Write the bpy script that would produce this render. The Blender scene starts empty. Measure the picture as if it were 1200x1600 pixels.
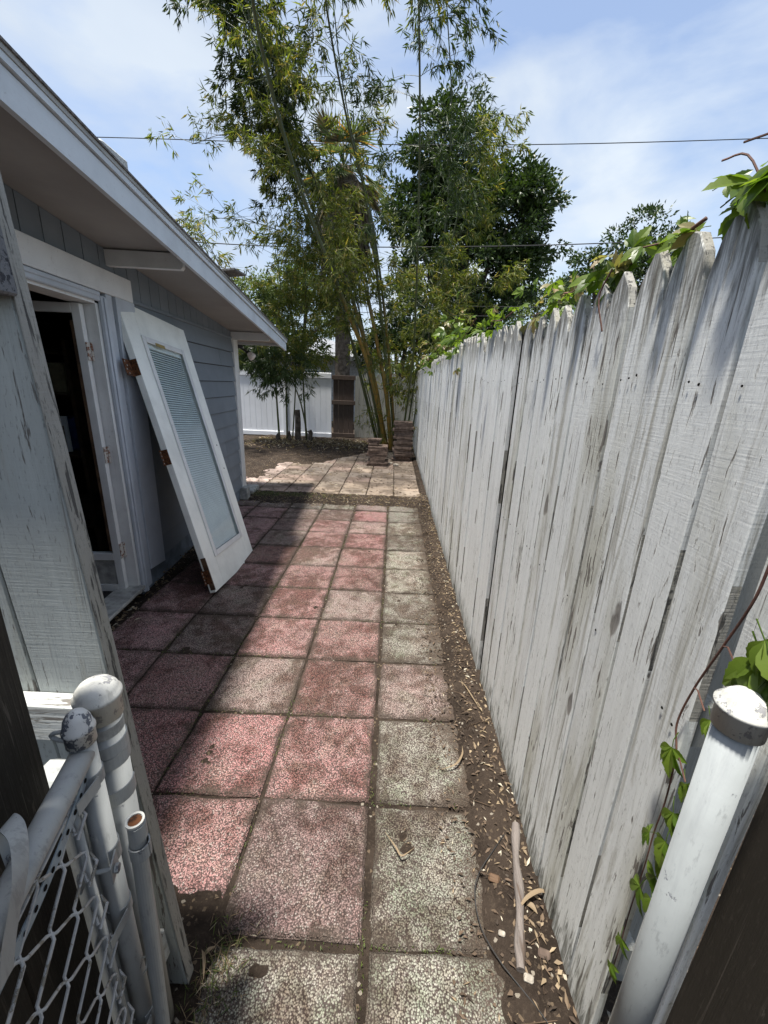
import bpy, bmesh, math, random
import numpy as np
from mathutils import Vector, Matrix, noise as mnoise
random.seed(7); rng = np.random.default_rng(11)
sc = bpy.context.scene
COL = sc.collection

# ---------------------------------------------------------------- camera
CAM_H = 1.4768; F = 637.4; PITCH, YAW, ROLL = 0.300586, 0.01348, 0.039604
def cam_axes():
    cp, sp, cy, sy = math.cos(PITCH), math.sin(PITCH), math.cos(YAW), math.sin(YAW)
    f = np.array([-sy*cp, cy*cp, -sp]); r = np.array([cy, sy, 0.]); u = np.cross(r, f)
    cr, sr = math.cos(ROLL), math.sin(ROLL)
    return r*cr+u*sr, u*cr-r*sr, f
RR, UU, WW = cam_axes(); CC = np.array([0, 0, CAM_H])
def ray(x, y): return RR*(x-600)/F+UU*(800-y)/F+WW
def atY(x, y, Y):
    d = ray(x, y); return CC+d*(Y/d[1])
def atX(x, y, X):
    d = ray(x, y); return CC+d*(X/d[0])
def atZ(x, y, z=0.):
    d = ray(x, y); return CC+d*((z-CAM_H)/d[2])
cd = bpy.data.cameras.new('camera'); cam = bpy.data.objects.new('camera', cd); COL.objects.link(cam)
cd.sensor_fit = 'VERTICAL'; cd.sensor_height = 24; cd.lens = 24*F/1600; cd.clip_start = .02; cd.clip_end = 2000
M = Matrix.Identity(4)
for i in range(3):
    M[i][0], M[i][1], M[i][2], M[i][3] = RR[i], UU[i], -WW[i], CC[i]
cam.matrix_world = M; sc.camera = cam

# ---------------------------------------------------------------- light
SUN_TO = Vector((-.16, -.09, 1)).normalized()
sd = bpy.data.lights.new('sun', 'SUN'); sd.energy = 4.2; sd.angle = math.radians(4); sd.color = (1, .955, .88)
sun = bpy.data.objects.new('sun', sd); COL.objects.link(sun)
sun.rotation_euler = SUN_TO.to_track_quat('Z', 'Y').to_euler()
w = bpy.data.worlds.new('World'); sc.world = w; w.use_nodes = True
nt = w.node_tree; nt.nodes.clear()
def N(t, nt=nt, **k):
    n = nt.nodes.new(t)
    for a, b in k.items(): setattr(n, a, b)
    return n
out = N('ShaderNodeOutputWorld'); bg = N('ShaderNodeBackground'); bg2 = N('ShaderNodeBackground')
sky = N('ShaderNodeTexSky', sky_type='NISHITA'); sky.sun_disc = False
sky.sun_elevation = math.asin(SUN_TO.z); sky.sun_rotation = math.atan2(SUN_TO.x, SUN_TO.y)
sky.air_density = 1; sky.dust_density = 2.; sky.ozone_density = 1.5
nt.links.new(sky.outputs[0], bg.inputs[0]); bg.inputs[1].default_value = .11
tc = N('ShaderNodeTexCoord'); mp = N('ShaderNodeMapping'); mp.inputs['Scale'].default_value = (1.1, 1.1, 2.6); mp.inputs['Rotation'].default_value = (.25, .35, .5)
nt.links.new(tc.outputs['Generated'], mp.inputs[0])
n1 = N('ShaderNodeTexNoise'); n1.inputs['Scale'].default_value = 2.1; n1.inputs['Detail'].default_value = 7; n1.inputs['Roughness'].default_value = .52; n1.inputs['Distortion'].default_value = .35
nt.links.new(mp.outputs[0], n1.inputs[0])
rp = N('ShaderNodeValToRGB'); rp.color_ramp.elements[0].position = .41; rp.color_ramp.elements[0].color = (.15, .15, .15, 1)
rp.color_ramp.elements[1].position = .62; rp.color_ramp.elements[1].color = (1, 1, 1, 1)
nt.links.new(n1.outputs[0], rp.inputs[0])
n2 = N('ShaderNodeTexNoise'); n2.inputs['Scale'].default_value = 1.2; n2.inputs['Detail'].default_value = 5; nt.links.new(mp.outputs[0], n2.inputs[0])
rp2 = N('ShaderNodeValToRGB'); rp2.color_ramp.elements[0].position = .38; rp2.color_ramp.elements[0].color = (.47, .54, .645, 1)
rp2.color_ramp.elements[1].position = .64; rp2.color_ramp.elements[1].color = (.60, .665, .735, 1)
nt.links.new(n2.outputs[0], rp2.inputs[0]); nt.links.new(rp2.outputs[0], bg2.inputs[0]); bg2.inputs[1].default_value = .66
mx = N('ShaderNodeMixShader'); nt.links.new(rp.outputs[0], mx.inputs[0]); nt.links.new(bg.outputs[0], mx.inputs[1]); nt.links.new(bg2.outputs[0], mx.inputs[2])
nt.links.new(mx.outputs[0], out.inputs[0])
sc.view_settings.view_transform = 'Standard'; sc.view_settings.look = 'None'; sc.view_settings.gamma = 1
sc.view_settings.exposure = 1.08; sc.view_settings.use_curve_mapping = False
sc.cycles.max_bounces = 7; sc.cycles.transparent_max_bounces = 12; sc.cycles.diffuse_bounces = 4

# ---------------------------------------------------------------- material kit
class Mat:
    def __init__(s, name, rough=.8, spec=.3):
        s.m = bpy.data.materials.new(name); s.m.use_nodes = True; s.t = s.m.node_tree; s.t.nodes.clear()
        s.out = s.n('ShaderNodeOutputMaterial'); s.b = s.n('ShaderNodeBsdfPrincipled'); s.l(s.b.outputs[0], s.out.inputs[0])
        s.b.inputs['Roughness'].default_value = rough; s.b.inputs['Specular IOR Level'].default_value = spec
        s.h = None
    def n(s, t, **k): return N(t, s.t, **k)
    def l(s, a, b): s.t.links.new(a, b)
    def put(s, sock, v):
        if isinstance(v, (int, float)): sock.default_value = v
        elif isinstance(v, (tuple, list)): sock.default_value = (*v, 1) if (len(v) == 3 and sock.type == 'RGBA') else v
        else: s.l(v, sock)
    def coord(s, kind='Object', scale=(1, 1, 1), rand=False, rot=(0, 0, 0)):
        tc = s.n('ShaderNodeTexCoord'); v = tc.outputs['Object']
        if kind == 'World': v = s.n('ShaderNodeNewGeometry').outputs['Position']
        if rand:
            oi = s.n('ShaderNodeObjectInfo'); mu = s.n('ShaderNodeVectorMath', operation='SCALE'); mu.inputs[0].default_value = (37, 59, 83); s.l(oi.outputs['Random'], mu.inputs['Scale'])
            ad = s.n('ShaderNodeVectorMath', operation='ADD'); s.l(v, ad.inputs[0]); s.l(mu.outputs[0], ad.inputs[1]); v = ad.outputs[0]
        mp = s.n('ShaderNodeMapping'); mp.inputs['Scale'].default_value = scale; mp.inputs['Rotation'].default_value = rot; s.l(v, mp.inputs[0]); return mp.outputs[0]
    def noise(s, vec, scale=1, detail=4, rough=.55, dist=0):
        n = s.n('ShaderNodeTexNoise'); s.l(vec, n.inputs['Vector']); n.inputs['Scale'].default_value = scale; n.inputs['Detail'].default_value = detail
        n.inputs['Roughness'].default_value = rough; n.inputs['Distortion'].default_value = dist; return n.outputs[0]
    def voro(s, vec, scale=1, feature='F1', out='Distance', rnd=1):
        n = s.n('ShaderNodeTexVoronoi', feature=feature); s.l(vec, n.inputs['Vector']); n.inputs['Scale'].default_value = scale; n.inputs['Randomness'].default_value = rnd; return n.outputs[out]
    def ramp(s, v, p0, p1, c0=0., c1=1.):
        n = s.n('ShaderNodeMapRange'); n.interpolation_type = 'SMOOTHSTEP'; s.put(n.inputs[0], v)
        for i, x in zip((1, 2, 3, 4), (p0, p1, c0, c1)): s.put(n.inputs[i], x)
        return n.outputs[0]
    def math(s, op, a, b=0.):
        n = s.n('ShaderNodeMath', operation=op); s.put(n.inputs[0], a); s.put(n.inputs[1], b); return n.outputs[0]
    def mix(s, f, a, b, mode='MIX'):
        n = s.n('ShaderNodeMix', data_type='RGBA', blend_type=mode); s.put(n.inputs['Factor'], f)
        s.put([i for i in n.inputs if i.name == 'A' and i.type == 'RGBA'][0], a); s.put([i for i in n.inputs if i.name == 'B' and i.type == 'RGBA'][0], b)
        return [o for o in n.outputs if o.type == 'RGBA'][0]
    def bump(s, h, strength=.4, dist=.01):
        n = s.n('ShaderNodeBump'); n.inputs['Strength'].default_value = strength; n.inputs['Distance'].default_value = dist; s.l(h, n.inputs['Height'])
        if s.h is not None: s.l(s.h, n.inputs['Normal'])
        s.h = n.outputs[0]; s.l(s.h, s.b.inputs['Normal'])
    def col(s, c): s.put(s.b.inputs['Base Color'], c); return s
    def sep(s, v):
        n = s.n('ShaderNodeSeparateXYZ'); s.l(v, n.inputs[0]); return n.outputs
    def geo(s, o): return s.n('ShaderNodeNewGeometry').outputs[o]
    def oi(s, o): return s.n('ShaderNodeObjectInfo').outputs[o]

def plain(name, c, rough=.7, spec=.3, metal=0, var=.25, nscale=12, bump=.2):
    m = Mat(name, rough, spec); v = m.coord(rand=True)
    a = m.noise(v, nscale, 6, .6)
    m.col(m.mix(m.ramp(a, .35, .68), tuple(x*(1-var) for x in c), tuple(min(1, x*(1+var*.5)) for x in c)))
    m.b.inputs['Metallic'].default_value = metal; m.bump(m.noise(v, nscale*6, 4), bump, .004); return m.m

def painted_wood(name, base=(.52, .54, .53), axis='z', flake=.5, green=.35, top=False, saw=.5, wood=(.13, .115, .10), low=False, lines=True):
    """painted board; grain runs along axis"""
    m = Mat(name, .78, .25)
    def sc_(a, b):   # a across, b along
        return {'z': (a, a, b), 'y': (a, b, a), 'x': (b, a, a)}[axis]
    g = m.noise(m.coord(scale=sc_(95, 2.2), rand=True), 1, 6, .62, .3)            # fine grain
    g2 = m.noise(m.coord(scale=sc_(26, .9), rand=True), 1, 4, .55, .5)            # bands
    fl = m.noise(m.coord(scale=sc_(95, 9), rand=True), 1, 7, .62, .5)             # flakes
    big = m.noise(m.coord(scale=sc_(7, 1.4), rand=True), 1, 4, .55)
    fine = m.noise(m.coord(scale=sc_(200, 60), rand=True), 1, 3, .7)
    zz = m.sep(m.coord())
    thr = m.math('MULTIPLY_ADD', big, -.40*1.0); m.t.nodes[-1].inputs[2].default_value = .90-.10*flake*1.0
    c = m.mix(m.ramp(g2, .34, .68), tuple(x*.90 for x in base), base)
    typ = m.ramp(m.oi('Random'), .50, .60) if base[0] > .6 else m.ramp(m.oi('Random'), -2., -1.)
    c = m.mix(m.math('MULTIPLY', m.ramp(big, .45, .70), m.math('ADD', m.math('MULTIPLY', typ, green), .12*green)), c, (.36, .35, .26) if base[0] > .3 else tuple(x*.8 for x in base))
    oi = m.oi('Random')
    stk = m.noise(m.coord(scale=sc_(30, 2.0), rand=True), 1, 7, .66, .8); c = m.mix(m.math('MULTIPLY', m.ramp(m.math('ADD', stk, m.math('MULTIPLY', oi, .10)), .57, .72), m.math('ADD', m.math('MULTIPLY', typ, .62), .13)), c, (.27, .255, .205) if base[0] > .3 else tuple(x*.55 for x in base))
    hair = m.noise(m.coord(scale=sc_(150, 1.1), rand=True), 1, 8, .6, 1.1); c = m.mix(m.ramp(hair, .66, .70, 0, .8), c, tuple(x*.7 for x in wood))
    c = m.mix(m.math('MULTIPLY', oi, .12), c, (.56, .56, .53) if base[0] > .6 else tuple(x*.8 for x in base))
    crack = m.ramp(g, .585, .70)
    if lines: c = m.mix(m.math('MULTIPLY', crack, .40+.3*flake), c, wood)
    fm = m.ramp(m.math('SUBTRACT', fl, thr), -.015, .03)
    if top:
        tz = m.ramp(zz[2], 1.30, 1.80)
        tf = m.ramp(m.math('ADD', m.math('MULTIPLY', fl, .9), m.math('MULTIPLY', tz, .52)), .74, .98)
        c = m.mix(m.math('MULTIPLY', tf, .8), c, (.10, .095, .08))
    if low:
        lz = m.ramp(zz[2], .28, 0.)
        lf = m.ramp(m.math('ADD', fl, m.math('MULTIPLY', lz, .26)), .62, .78)
        c = m.mix(m.math('MULTIPLY', lf, .75), c, (.075, .075, .055))
    c = m.mix(m.math('MULTIPLY', fm, .9), c, wood)
    # knots
    kv = m.coord(scale=sc_(9, 3.4), rand=True); kn = m.n('ShaderNodeVectorMath', operation='ADD'); m.l(kv, kn.inputs[0]); kc = m.n('ShaderNodeTexNoise'); m.l(kv, kc.inputs[0]); kc.inputs['Scale'].default_value = 3; ks = m.n('ShaderNodeVectorMath', operation='SCALE'); m.l(kc.outputs[1], ks.inputs[0]); ks.inputs['Scale'].default_value = .35; m.l(ks.outputs[0], kn.inputs[1]); k = m.voro(kn.outputs[0], .55)
    c = m.mix(m.ramp(k, .095, .065, 0, .8), c, tuple(x*1.1 for x in wood))
    c = m.mix(m.math('MULTIPLY', m.ramp(fine, .56, .70), .35*flake+.08), c, tuple(x*.8 for x in wood))
    m.col(c)
    sw = m.noise(m.coord(scale=sc_(10, 260), rand=True, rot=(.16, 0, 0) if axis == 'z' else (0, 0, 0)), 1, 2, .6)
    m.bump(g, .55, .004); m.bump(m.math('MULTIPLY', hair, -1.), .3, .003); m.bump(sw, .35*saw, .002); m.bump(m.math('MULTIPLY', m.math('ADD', fm, m.ramp(k, .09, .04)), -1.), .5, .003); m.bump(fine, .3*saw, .0015)
    return m.m

def leaf_mat(name, c0, c1, trans=.35, rough=.45, c2=None, f2=.0):
    m = Mat(name, rough, .4); r = m.geo('Random Per Island')
    c = m.mix(r, c0, c1)
    if c2: 
        wn = m.n('ShaderNodeTexWhiteNoise', noise_dimensions='1D'); m.l(r, wn.inputs['W'])
        c = m.mix(m.ramp(wn.outputs[0], 1-f2, 1-f2+.02), c, c2)
    m.col(c); tr = m.n('ShaderNodeBsdfTranslucent'); c3 = m.mix(1, c, (1.5, 1.55, .7), 'MULTIPLY'); m.l(c3, tr.inputs[0])
    mx = m.n('ShaderNodeMixShader'); mx.inputs[0].default_value = trans
    m.l(m.b.outputs[0], mx.inputs[1]); m.l(tr.outputs[0], mx.inputs[2]); m.l(mx.outputs[0], m.out.inputs[0]); return m.m

# ---------------------------------------------------------------- object kit
WL = {}
def tag(o, label=None, cat=None, group=None, kind=None):
    if label: o['label'] = label
    if cat: o['category'] = cat
    if group: o['group'] = group
    if kind: o['kind'] = kind
    return o
def empty(name, loc, label=None, cat=None, group=None, kind=None):
    o = bpy.data.objects.new(name, None); COL.objects.link(o); o.location = loc; o.empty_display_size = .1
    WL[o] = Vector(loc); return tag(o, label, cat, group, kind)
def mkmesh(name, V, Fc, mat=None, smooth=False):
    me = bpy.data.meshes.new(name); V = np.asarray(V, float)
    if isinstance(Fc, np.ndarray):
        n, k = Fc.shape; me.vertices.add(len(V)); me.vertices.foreach_set('co', V.ravel()); me.loops.add(n*k); me.loops.foreach_set('vertex_index', Fc.ravel().astype(np.int32))
        me.polygons.add(n); me.polygons.foreach_set('loop_start', np.arange(0, n*k, k, dtype=np.int32)); me.polygons.foreach_set('loop_total', np.full(n, k, dtype=np.int32)); me.update(calc_edges=True)
    else:
        me.from_pydata([tuple(v) for v in V], [], Fc); me.update()
    if smooth: me.polygons.foreach_set('use_smooth', [True]*len(me.polygons))
    for mm in (mat if isinstance(mat, (list, tuple)) else [mat]):
        if mm: me.materials.append(mm)
    return me
def part(name, VF, mat, parent=None, origin=None, local=False, smooth=False, **kw):
    """VF in world coordinates unless local; origin = the object's own origin"""
    V, Fc = VF; V = np.asarray(V, float)
    if local: og = np.array(origin if origin is not None else (0, 0, 0), float); me = mkmesh(name, V-og, Fc, mat, smooth); o = bpy.data.objects.new(name, me); o.location = og
    else:
        pw = np.array(WL[parent]) if parent is not None else np.zeros(3)
        og = np.array(origin, float) if origin is not None else (pw if parent is not None else V.mean(0))
        me = mkmesh(name, V-og, Fc, mat, smooth); o = bpy.data.objects.new(name, me); o.location = og-pw; WL[o] = Vector(og)
    COL.objects.link(o)
    if parent is not None: o.parent = parent
    return tag(o, **kw)
def inst(name, me, parent, loc, rot=(0, 0, 0), scale=(1, 1, 1), world=True):
    o = bpy.data.objects.new(name, me); COL.objects.link(o)
    L = Vector(loc)
    if parent is not None: o.parent = parent
    o.location = L-WL[parent] if (world and parent is not None) else L
    if world: WL[o] = L
    o.rotation_euler = rot; o.scale = scale; return o
def join(*a):
    V = []; Fc = []; n = 0
    for v, f in a:
        v = list(map(tuple, v)); V += v; Fc += [tuple(i+n for i in q) for q in f]; n += len(v)
    return V, Fc
def box(x0, x1, y0, y1, z0, z1, bev=0.):
    if bev <= 0:
        V = [(x, y, z) for z in (z0, z1) for y in (y0, y1) for x in (x0, x1)]
        return V, [(0, 2, 3, 1), (4, 5, 7, 6), (0, 1, 5, 4), (2, 6, 7, 3), (0, 4, 6, 2), (1, 3, 7, 5)]
    bm = bmesh.new(); bmesh.ops.create_cube(bm, size=1)
    for v in bm.verts:
        v.co = Vector(((x0+x1)/2+v.co.x*(x1-x0), (y0+y1)/2+v.co.y*(y1-y0), (z0+z1)/2+v.co.z*(z1-z0)))
    bmesh.ops.bevel(bm, geom=bm.edges[:], offset=bev, segments=1, affect='EDGES')
    bm.verts.index_update(); V = [tuple(v.co) for v in bm.verts]; Fc = [tuple(v.index for v in f.verts) for f in bm.faces]; bm.free(); return V, Fc
def xf(VF, fn): return [fn(*v) for v in VF[0]], VF[1]
def prism(poly, ext):
    """poly: list of 3D points (planar, ordered), ext: extrusion vector"""
    n = len(poly); e = np.array(ext, float); V = [tuple(p) for p in poly]+[tuple(np.array(p)+e) for p in poly]
    return V, [tuple(range(n))[::-1], tuple(range(n, 2*n))]+[(i, (i+1) % n, n+(i+1) % n, n+i) for i in range(n)]
def tube(P, R, n=8, cap=True):
    P = [np.array(p, float) for p in P]
    if not hasattr(R, '__len__'): R = [R]*len(P)
    V = []; Fc = []; up = np.array([0.123, .3, 1.]); prev = None
    for i, p in enumerate(P):
        t = P[min(i+1, len(P)-1)]-P[max(i-1, 0)]; t = t/(np.linalg.norm(t)+1e-9)
        a = np.cross(t, up) if prev is None else prev-t*(prev@t)
        if np.linalg.norm(a) < 1e-4: a = np.cross(t, (1, .2, 0))
        a /= np.linalg.norm(a); b = np.cross(t, a); prev = a
        for k in range(n):
            an = 2*math.pi*k/n; V.append(tuple(p+(a*math.cos(an)+b*math.sin(an))*R[i]))
    for i in range(len(P)-1):
        for k in range(n): Fc.append((i*n+k, i*n+(k+1) % n, (i+1)*n+(k+1) % n, (i+1)*n+k))
    if cap: Fc += [tuple(range(n))[::-1], tuple((len(P)-1)*n+k for k in range(n))]
    return V, Fc
def lathe(prof, c, n=20, axis=(0, 0, 1)):
    ax = Vector(axis).normalized(); q = Vector((0, 0, 1)).rotation_difference(ax); V = []; Fc = []
    for r, z in prof:
        for k in range(n):
            a = 2*math.pi*k/n; v = q@Vector((r*math.cos(a), r*math.sin(a), z)); V.append(tuple(v+Vector(c)))
    for i in range(len(prof)-1):
        for k in range(n): Fc.append((i*n+k, i*n+(k+1) % n, (i+1)*n+(k+1) % n, (i+1)*n+k))
    Fc += [tuple(range(n))[::-1], tuple((len(prof)-1)*n+k for k in range(n))]
    return V, Fc
def spline(P, n=8):
    P = [np.array(p, float) for p in P]; Q = [2*P[0]-P[1]]+P+[2*P[-1]-P[-2]]; o = []
    for i in range(1, len(Q)-2):
        for k in range(n):
            t = k/n; a, b, c, d = Q[i-1:i+3]
            o.append(.5*((2*b)+(c-a)*t+(2*a-5*b+4*c-d)*t*t+(3*b-a-3*c+d)*t**3))
    o.append(P[-1]); return o
def leaves_mesh(P, D, L, Wd, up=None, fold=.25):
    """rhombus leaves: base P, direction D, length L, width Wd -> verts, quads (two tris folded)"""
    P = np.asarray(P); D = np.asarray(D); n = len(P); D = D/np.linalg.norm(D, axis=1)[:, None]
    R = rng.normal(size=(n, 3)) if up is None else up+rng.normal(size=(n, 3))*.5
    S = np.cross(D, R); S /= np.linalg.norm(S, axis=1)[:, None]; U = np.cross(S, D)
    L = np.broadcast_to(L, n)[:, None]; Wd = np.broadcast_to(Wd, n)[:, None]
    a = P; b = P+D*L*.38+S*Wd*.5+U*Wd*fold; c = P+D*L-U*L*.08; d = P+D*L*.38-S*Wd*.5+U*Wd*fold
    V = np.stack([a, b, c, d], 1).reshape(-1, 3); i = np.arange(n)*4
    Fq = np.stack([i, i+1, i+2, i, i+2, i+3], 1).reshape(-1, 3); return V, Fq
def fbm(x, y, s=1., o=3):
    v = 0; a = 1; t = 0
    for k in range(o):
        v += a*mnoise.noise((x*s, y*s, 3.7*k)); t += a; a *= .5; s *= 2.1
    return v/t
def ss(a, b, x):
    t = min(1, max(0, (x-a)/(b-a))); return t*t*(3-2*t)

# ---------------------------------------------------------------- house frame
HR = .0799; HW0 = np.array([-1.606, 1, 0]); HD = np.array([-math.sin(HR), math.cos(HR), 0]); HN = np.array([math.cos(HR), math.sin(HR), 0])
def HL(s, o, z): return tuple(HW0+HD*s+HN*o+np.array([0, 0, z]))
def soff(s): return 2.305-.0715*s

# ---------------------------------------------------------------- materials
M_fence = painted_wood('weathered_white_paint', (.74, .755, .735), 'z', flake=.75, green=.55, top=True, low=True)
M_panel = painted_wood('peeling_grey_paint', (.40, .425, .41), 'z', flake=1.0, green=.3, saw=.7)
M_rail = painted_wood('peeling_rail_paint', (.50, .52, .51), 'x', flake=1.0, green=.1)
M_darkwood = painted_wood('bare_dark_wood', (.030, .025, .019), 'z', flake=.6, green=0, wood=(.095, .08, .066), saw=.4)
M_darkrail = painted_wood('bare_rough_wood', (.16, .16, .165), 'x', flake=1.3, green=0, wood=(.03, .03, .035))
M_endwood = painted_wood('weathered_board_edge', (.31, .30, .27), 'z', flake=1.3, green=.3, saw=1.4, wood=(.06, .058, .055))
M_backfence = painted_wood('mossy_grey_wood', (.30, .30, .27), 'z', flake=.8, green=.5)
M_brownwood = painted_wood('brown_wood', (.085, .062, .05), 'z', flake=.4, green=.1, wood=(.04, .03, .025))
def siding(name, axis):
    m = Mat(name, .6, .35); sc_ = {'z': (40, 40, 1.5), 'y': (40, 1.5, 40)}[axis]
    a = m.noise(m.coord(scale=sc_, rand=True), 1, 5, .6); b = m.noise(m.coord('World'), 3.5, 4)
    c = m.mix(m.ramp(b, .3, .7), (.165, .19, .215), (.20, .23, .26)); c = m.mix(m.math('MULTIPLY', m.oi('Random'), .35), c, (.12, .15, .18))
    d = m.noise(m.coord('World'), 40, 5, .7); c = m.mix(m.math('MULTIPLY', m.ramp(d, .6, .75), .4), c, (.09, .10, .11))
    m.col(c); m.bump(a, .25, .003); return m.m
M_lap = siding('grey_blue_siding', 'y'); M_vsid = siding('grey_blue_vertical_siding', 'z')
def white_trim(name, c=(.62, .64, .65), axis='z', dirt=.35):
    m = Mat(name, .5, .35); v = m.coord(rand=True); s = {'z': (50, 50, 2), 'y': (50, 2, 50), 'x': (2, 50, 50)}[axis]
    a = m.noise(m.coord(scale=s, rand=True), 1, 5, .6); b = m.noise(v, 4, 5, .6); d = m.noise(v, 55, 5, .72)
    k = m.mix(m.ramp(b, .35, .75), c, tuple(x*.82 for x in c)); k = m.mix(m.math('MULTIPLY', m.ramp(d, .60, .72), dirt), k, (.16, .14, .11))
    k = m.mix(m.math('MULTIPLY', m.ramp(a, .60, .75), dirt*.5), k, (.25, .24, .22))
    m.col(k); m.bump(a, .25, .003); m.bump(d, .15, .002); return m.m
M_trim = white_trim('white_trim_paint', (.70, .71, .70)); M_trimy = white_trim('white_trim_paint_along', (.66, .67, .67), axis='y'); M_door = white_trim('door_white_paint', (.84, .86, .81), dirt=.22)
M_casing = white_trim('bluish_white_trim_paint', (.47, .51, .56), dirt=.2)
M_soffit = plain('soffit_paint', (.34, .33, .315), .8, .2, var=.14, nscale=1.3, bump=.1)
M_fascia = white_trim('fascia_paint', (.60, .645, .68), 'y', .3)
M_drip = plain('drip_edge_metal', (.36, .36, .34), .45, .5, var=.2, nscale=5)
M_shingle = plain('roof_shingle', (.20, .19, .18), .95, .1, var=.5, nscale=60, bump=.8)
M_conc = plain('grey_concrete', (.36, .36, .34), .9, .2, var=.35, nscale=14, bump=.6)
M_base = plain('painted_foundation', (.17, .20, .235), .8, .2, var=.3, nscale=9, bump=.5)
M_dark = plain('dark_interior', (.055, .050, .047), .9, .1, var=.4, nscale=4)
M_brown = plain('dark_cabinet_wood', (.10, .06, .035), .6, .3, var=.5, nscale=9)
M_blue = plain('dark_blue_plastic', (.04, .08, .25), .5, .4); M_paper = plain('white_paper', (.9, .9, .9), .6, .3, var=.05)
M_photo = plain('brown_print', (.20, .14, .09), .5, .3, var=.8, nscale=30); M_tanbox = plain('tan_cardboard', (.40, .33, .2), .8, .2)
def rusty():
    m = Mat('rusty_hinge', .75, .3); v = m.coord(rand=True); a = m.noise(v, 60, 6, .7)
    m.col(m.mix(m.ramp(a, .42, .56), (.05, .022, .012), (.15, .06, .025))); m.b.inputs['Metallic'].default_value = .3; m.bump(a, .6, .003); return m.m
M_rust = rusty()
def rustpaint():
    m = Mat('rusty_painted_hinge', .6, .3); v = m.coord(rand=True); a = m.noise(v, 45, 6, .7)
    m.col(m.mix(m.ramp(a, .50, .56), (.50, .48, .44), (.17, .06, .03))); m.bump(a, .5, .003); return m.m
M_rustp = rustpaint()
M_brass = plain('brass_plate', (.45, .33, .12), .4, .5, metal=.6)
M_slat = plain('blind_slat_white', (.80, .82, .80), .5, .3, var=.05)
M_bulb = plain('frosted_bulb_glass', (.62, .56, .52), .25, .5, var=.1); M_black = plain('black_metal', (.02, .02, .02), .5, .4)
gm = Mat('window_glass', .03, .5); gt = gm.n('ShaderNodeBsdfTransparent'); gt.inputs[0].default_value = (.93, .96, .97, 1); gg = gm.n('ShaderNodeBsdfGlossy'); gg.inputs['Roughness'].default_value = .02
gf = gm.n('ShaderNodeFresnel'); gf.inputs[0].default_value = 1.45; gx = gm.n('ShaderNodeMixShader'); gm.l(gm.math('MULTIPLY', gf.outputs[0], gm.math('SUBTRACT', 1., gm.geo('Backfacing'))), gx.inputs[0]); gm.l(gt.outputs[0], gx.inputs[1]); gm.l(gg.outputs[0], gx.inputs[2]); gm.l(gx.outputs[0], gm.out.inputs[0]); M_glass = gm.m
def pipe_paint(name, c=(.50, .53, .54), chip=.5, under=(.16, .17, .19)):
    m = Mat(name, .5, .4); v = m.coord(rand=True); a = m.noise(v, 26, 7, .72); b = m.noise(v, 7, 4); f = m.noise(m.coord(scale=(70, 70, 18), rand=True), 1, 5, .7)
    k = m.mix(m.ramp(b, .3, .7), tuple(x*.86 for x in c), c)
    k = m.mix(m.math('MULTIPLY', m.ramp(f, .54, .68), .5), k, tuple(x*.5 for x in c)); st = m.noise(m.coord(scale=(30, 30, 2.2), rand=True), 1, 6, .65); k = m.mix(m.math('MULTIPLY', m.ramp(st, .5, .68), .4), k, (.20, .215, .225))
    msk = m.ramp(m.math('ADD', a, chip*.16-.08), .62, .64); k = m.mix(msk, k, under)
    m.col(k); m.bump(m.math('MULTIPLY', msk, -1.), .7, .0012); m.bump(f, .35, .0015); m.bump(m.noise(v, 160, 3), .12, .001); return m.m
M_pipe = pipe_paint('grey_white_pipe_paint', (.37, .385, .38), .35); M_post = pipe_paint('post_paint', (.33, .355, .36), .35); M_cap = pipe_paint('white_cap_paint', (.60, .60, .56), .85, (.30, .30, .31)); M_cap2 = pipe_paint('chipped_cap_paint', (.62, .62, .60), 1.25, (.12, .13, .155)); M_wire = pipe_paint('mesh_wire_paint', (.50, .50, .49), .9, (.26, .24, .20)); M_strap = pipe_paint('zinc_strap', (.30, .36, .40), .6, (.12, .13, .14))
M_hole = plain('dark_hole', (.012, .011, .010), .95, .05)

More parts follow.
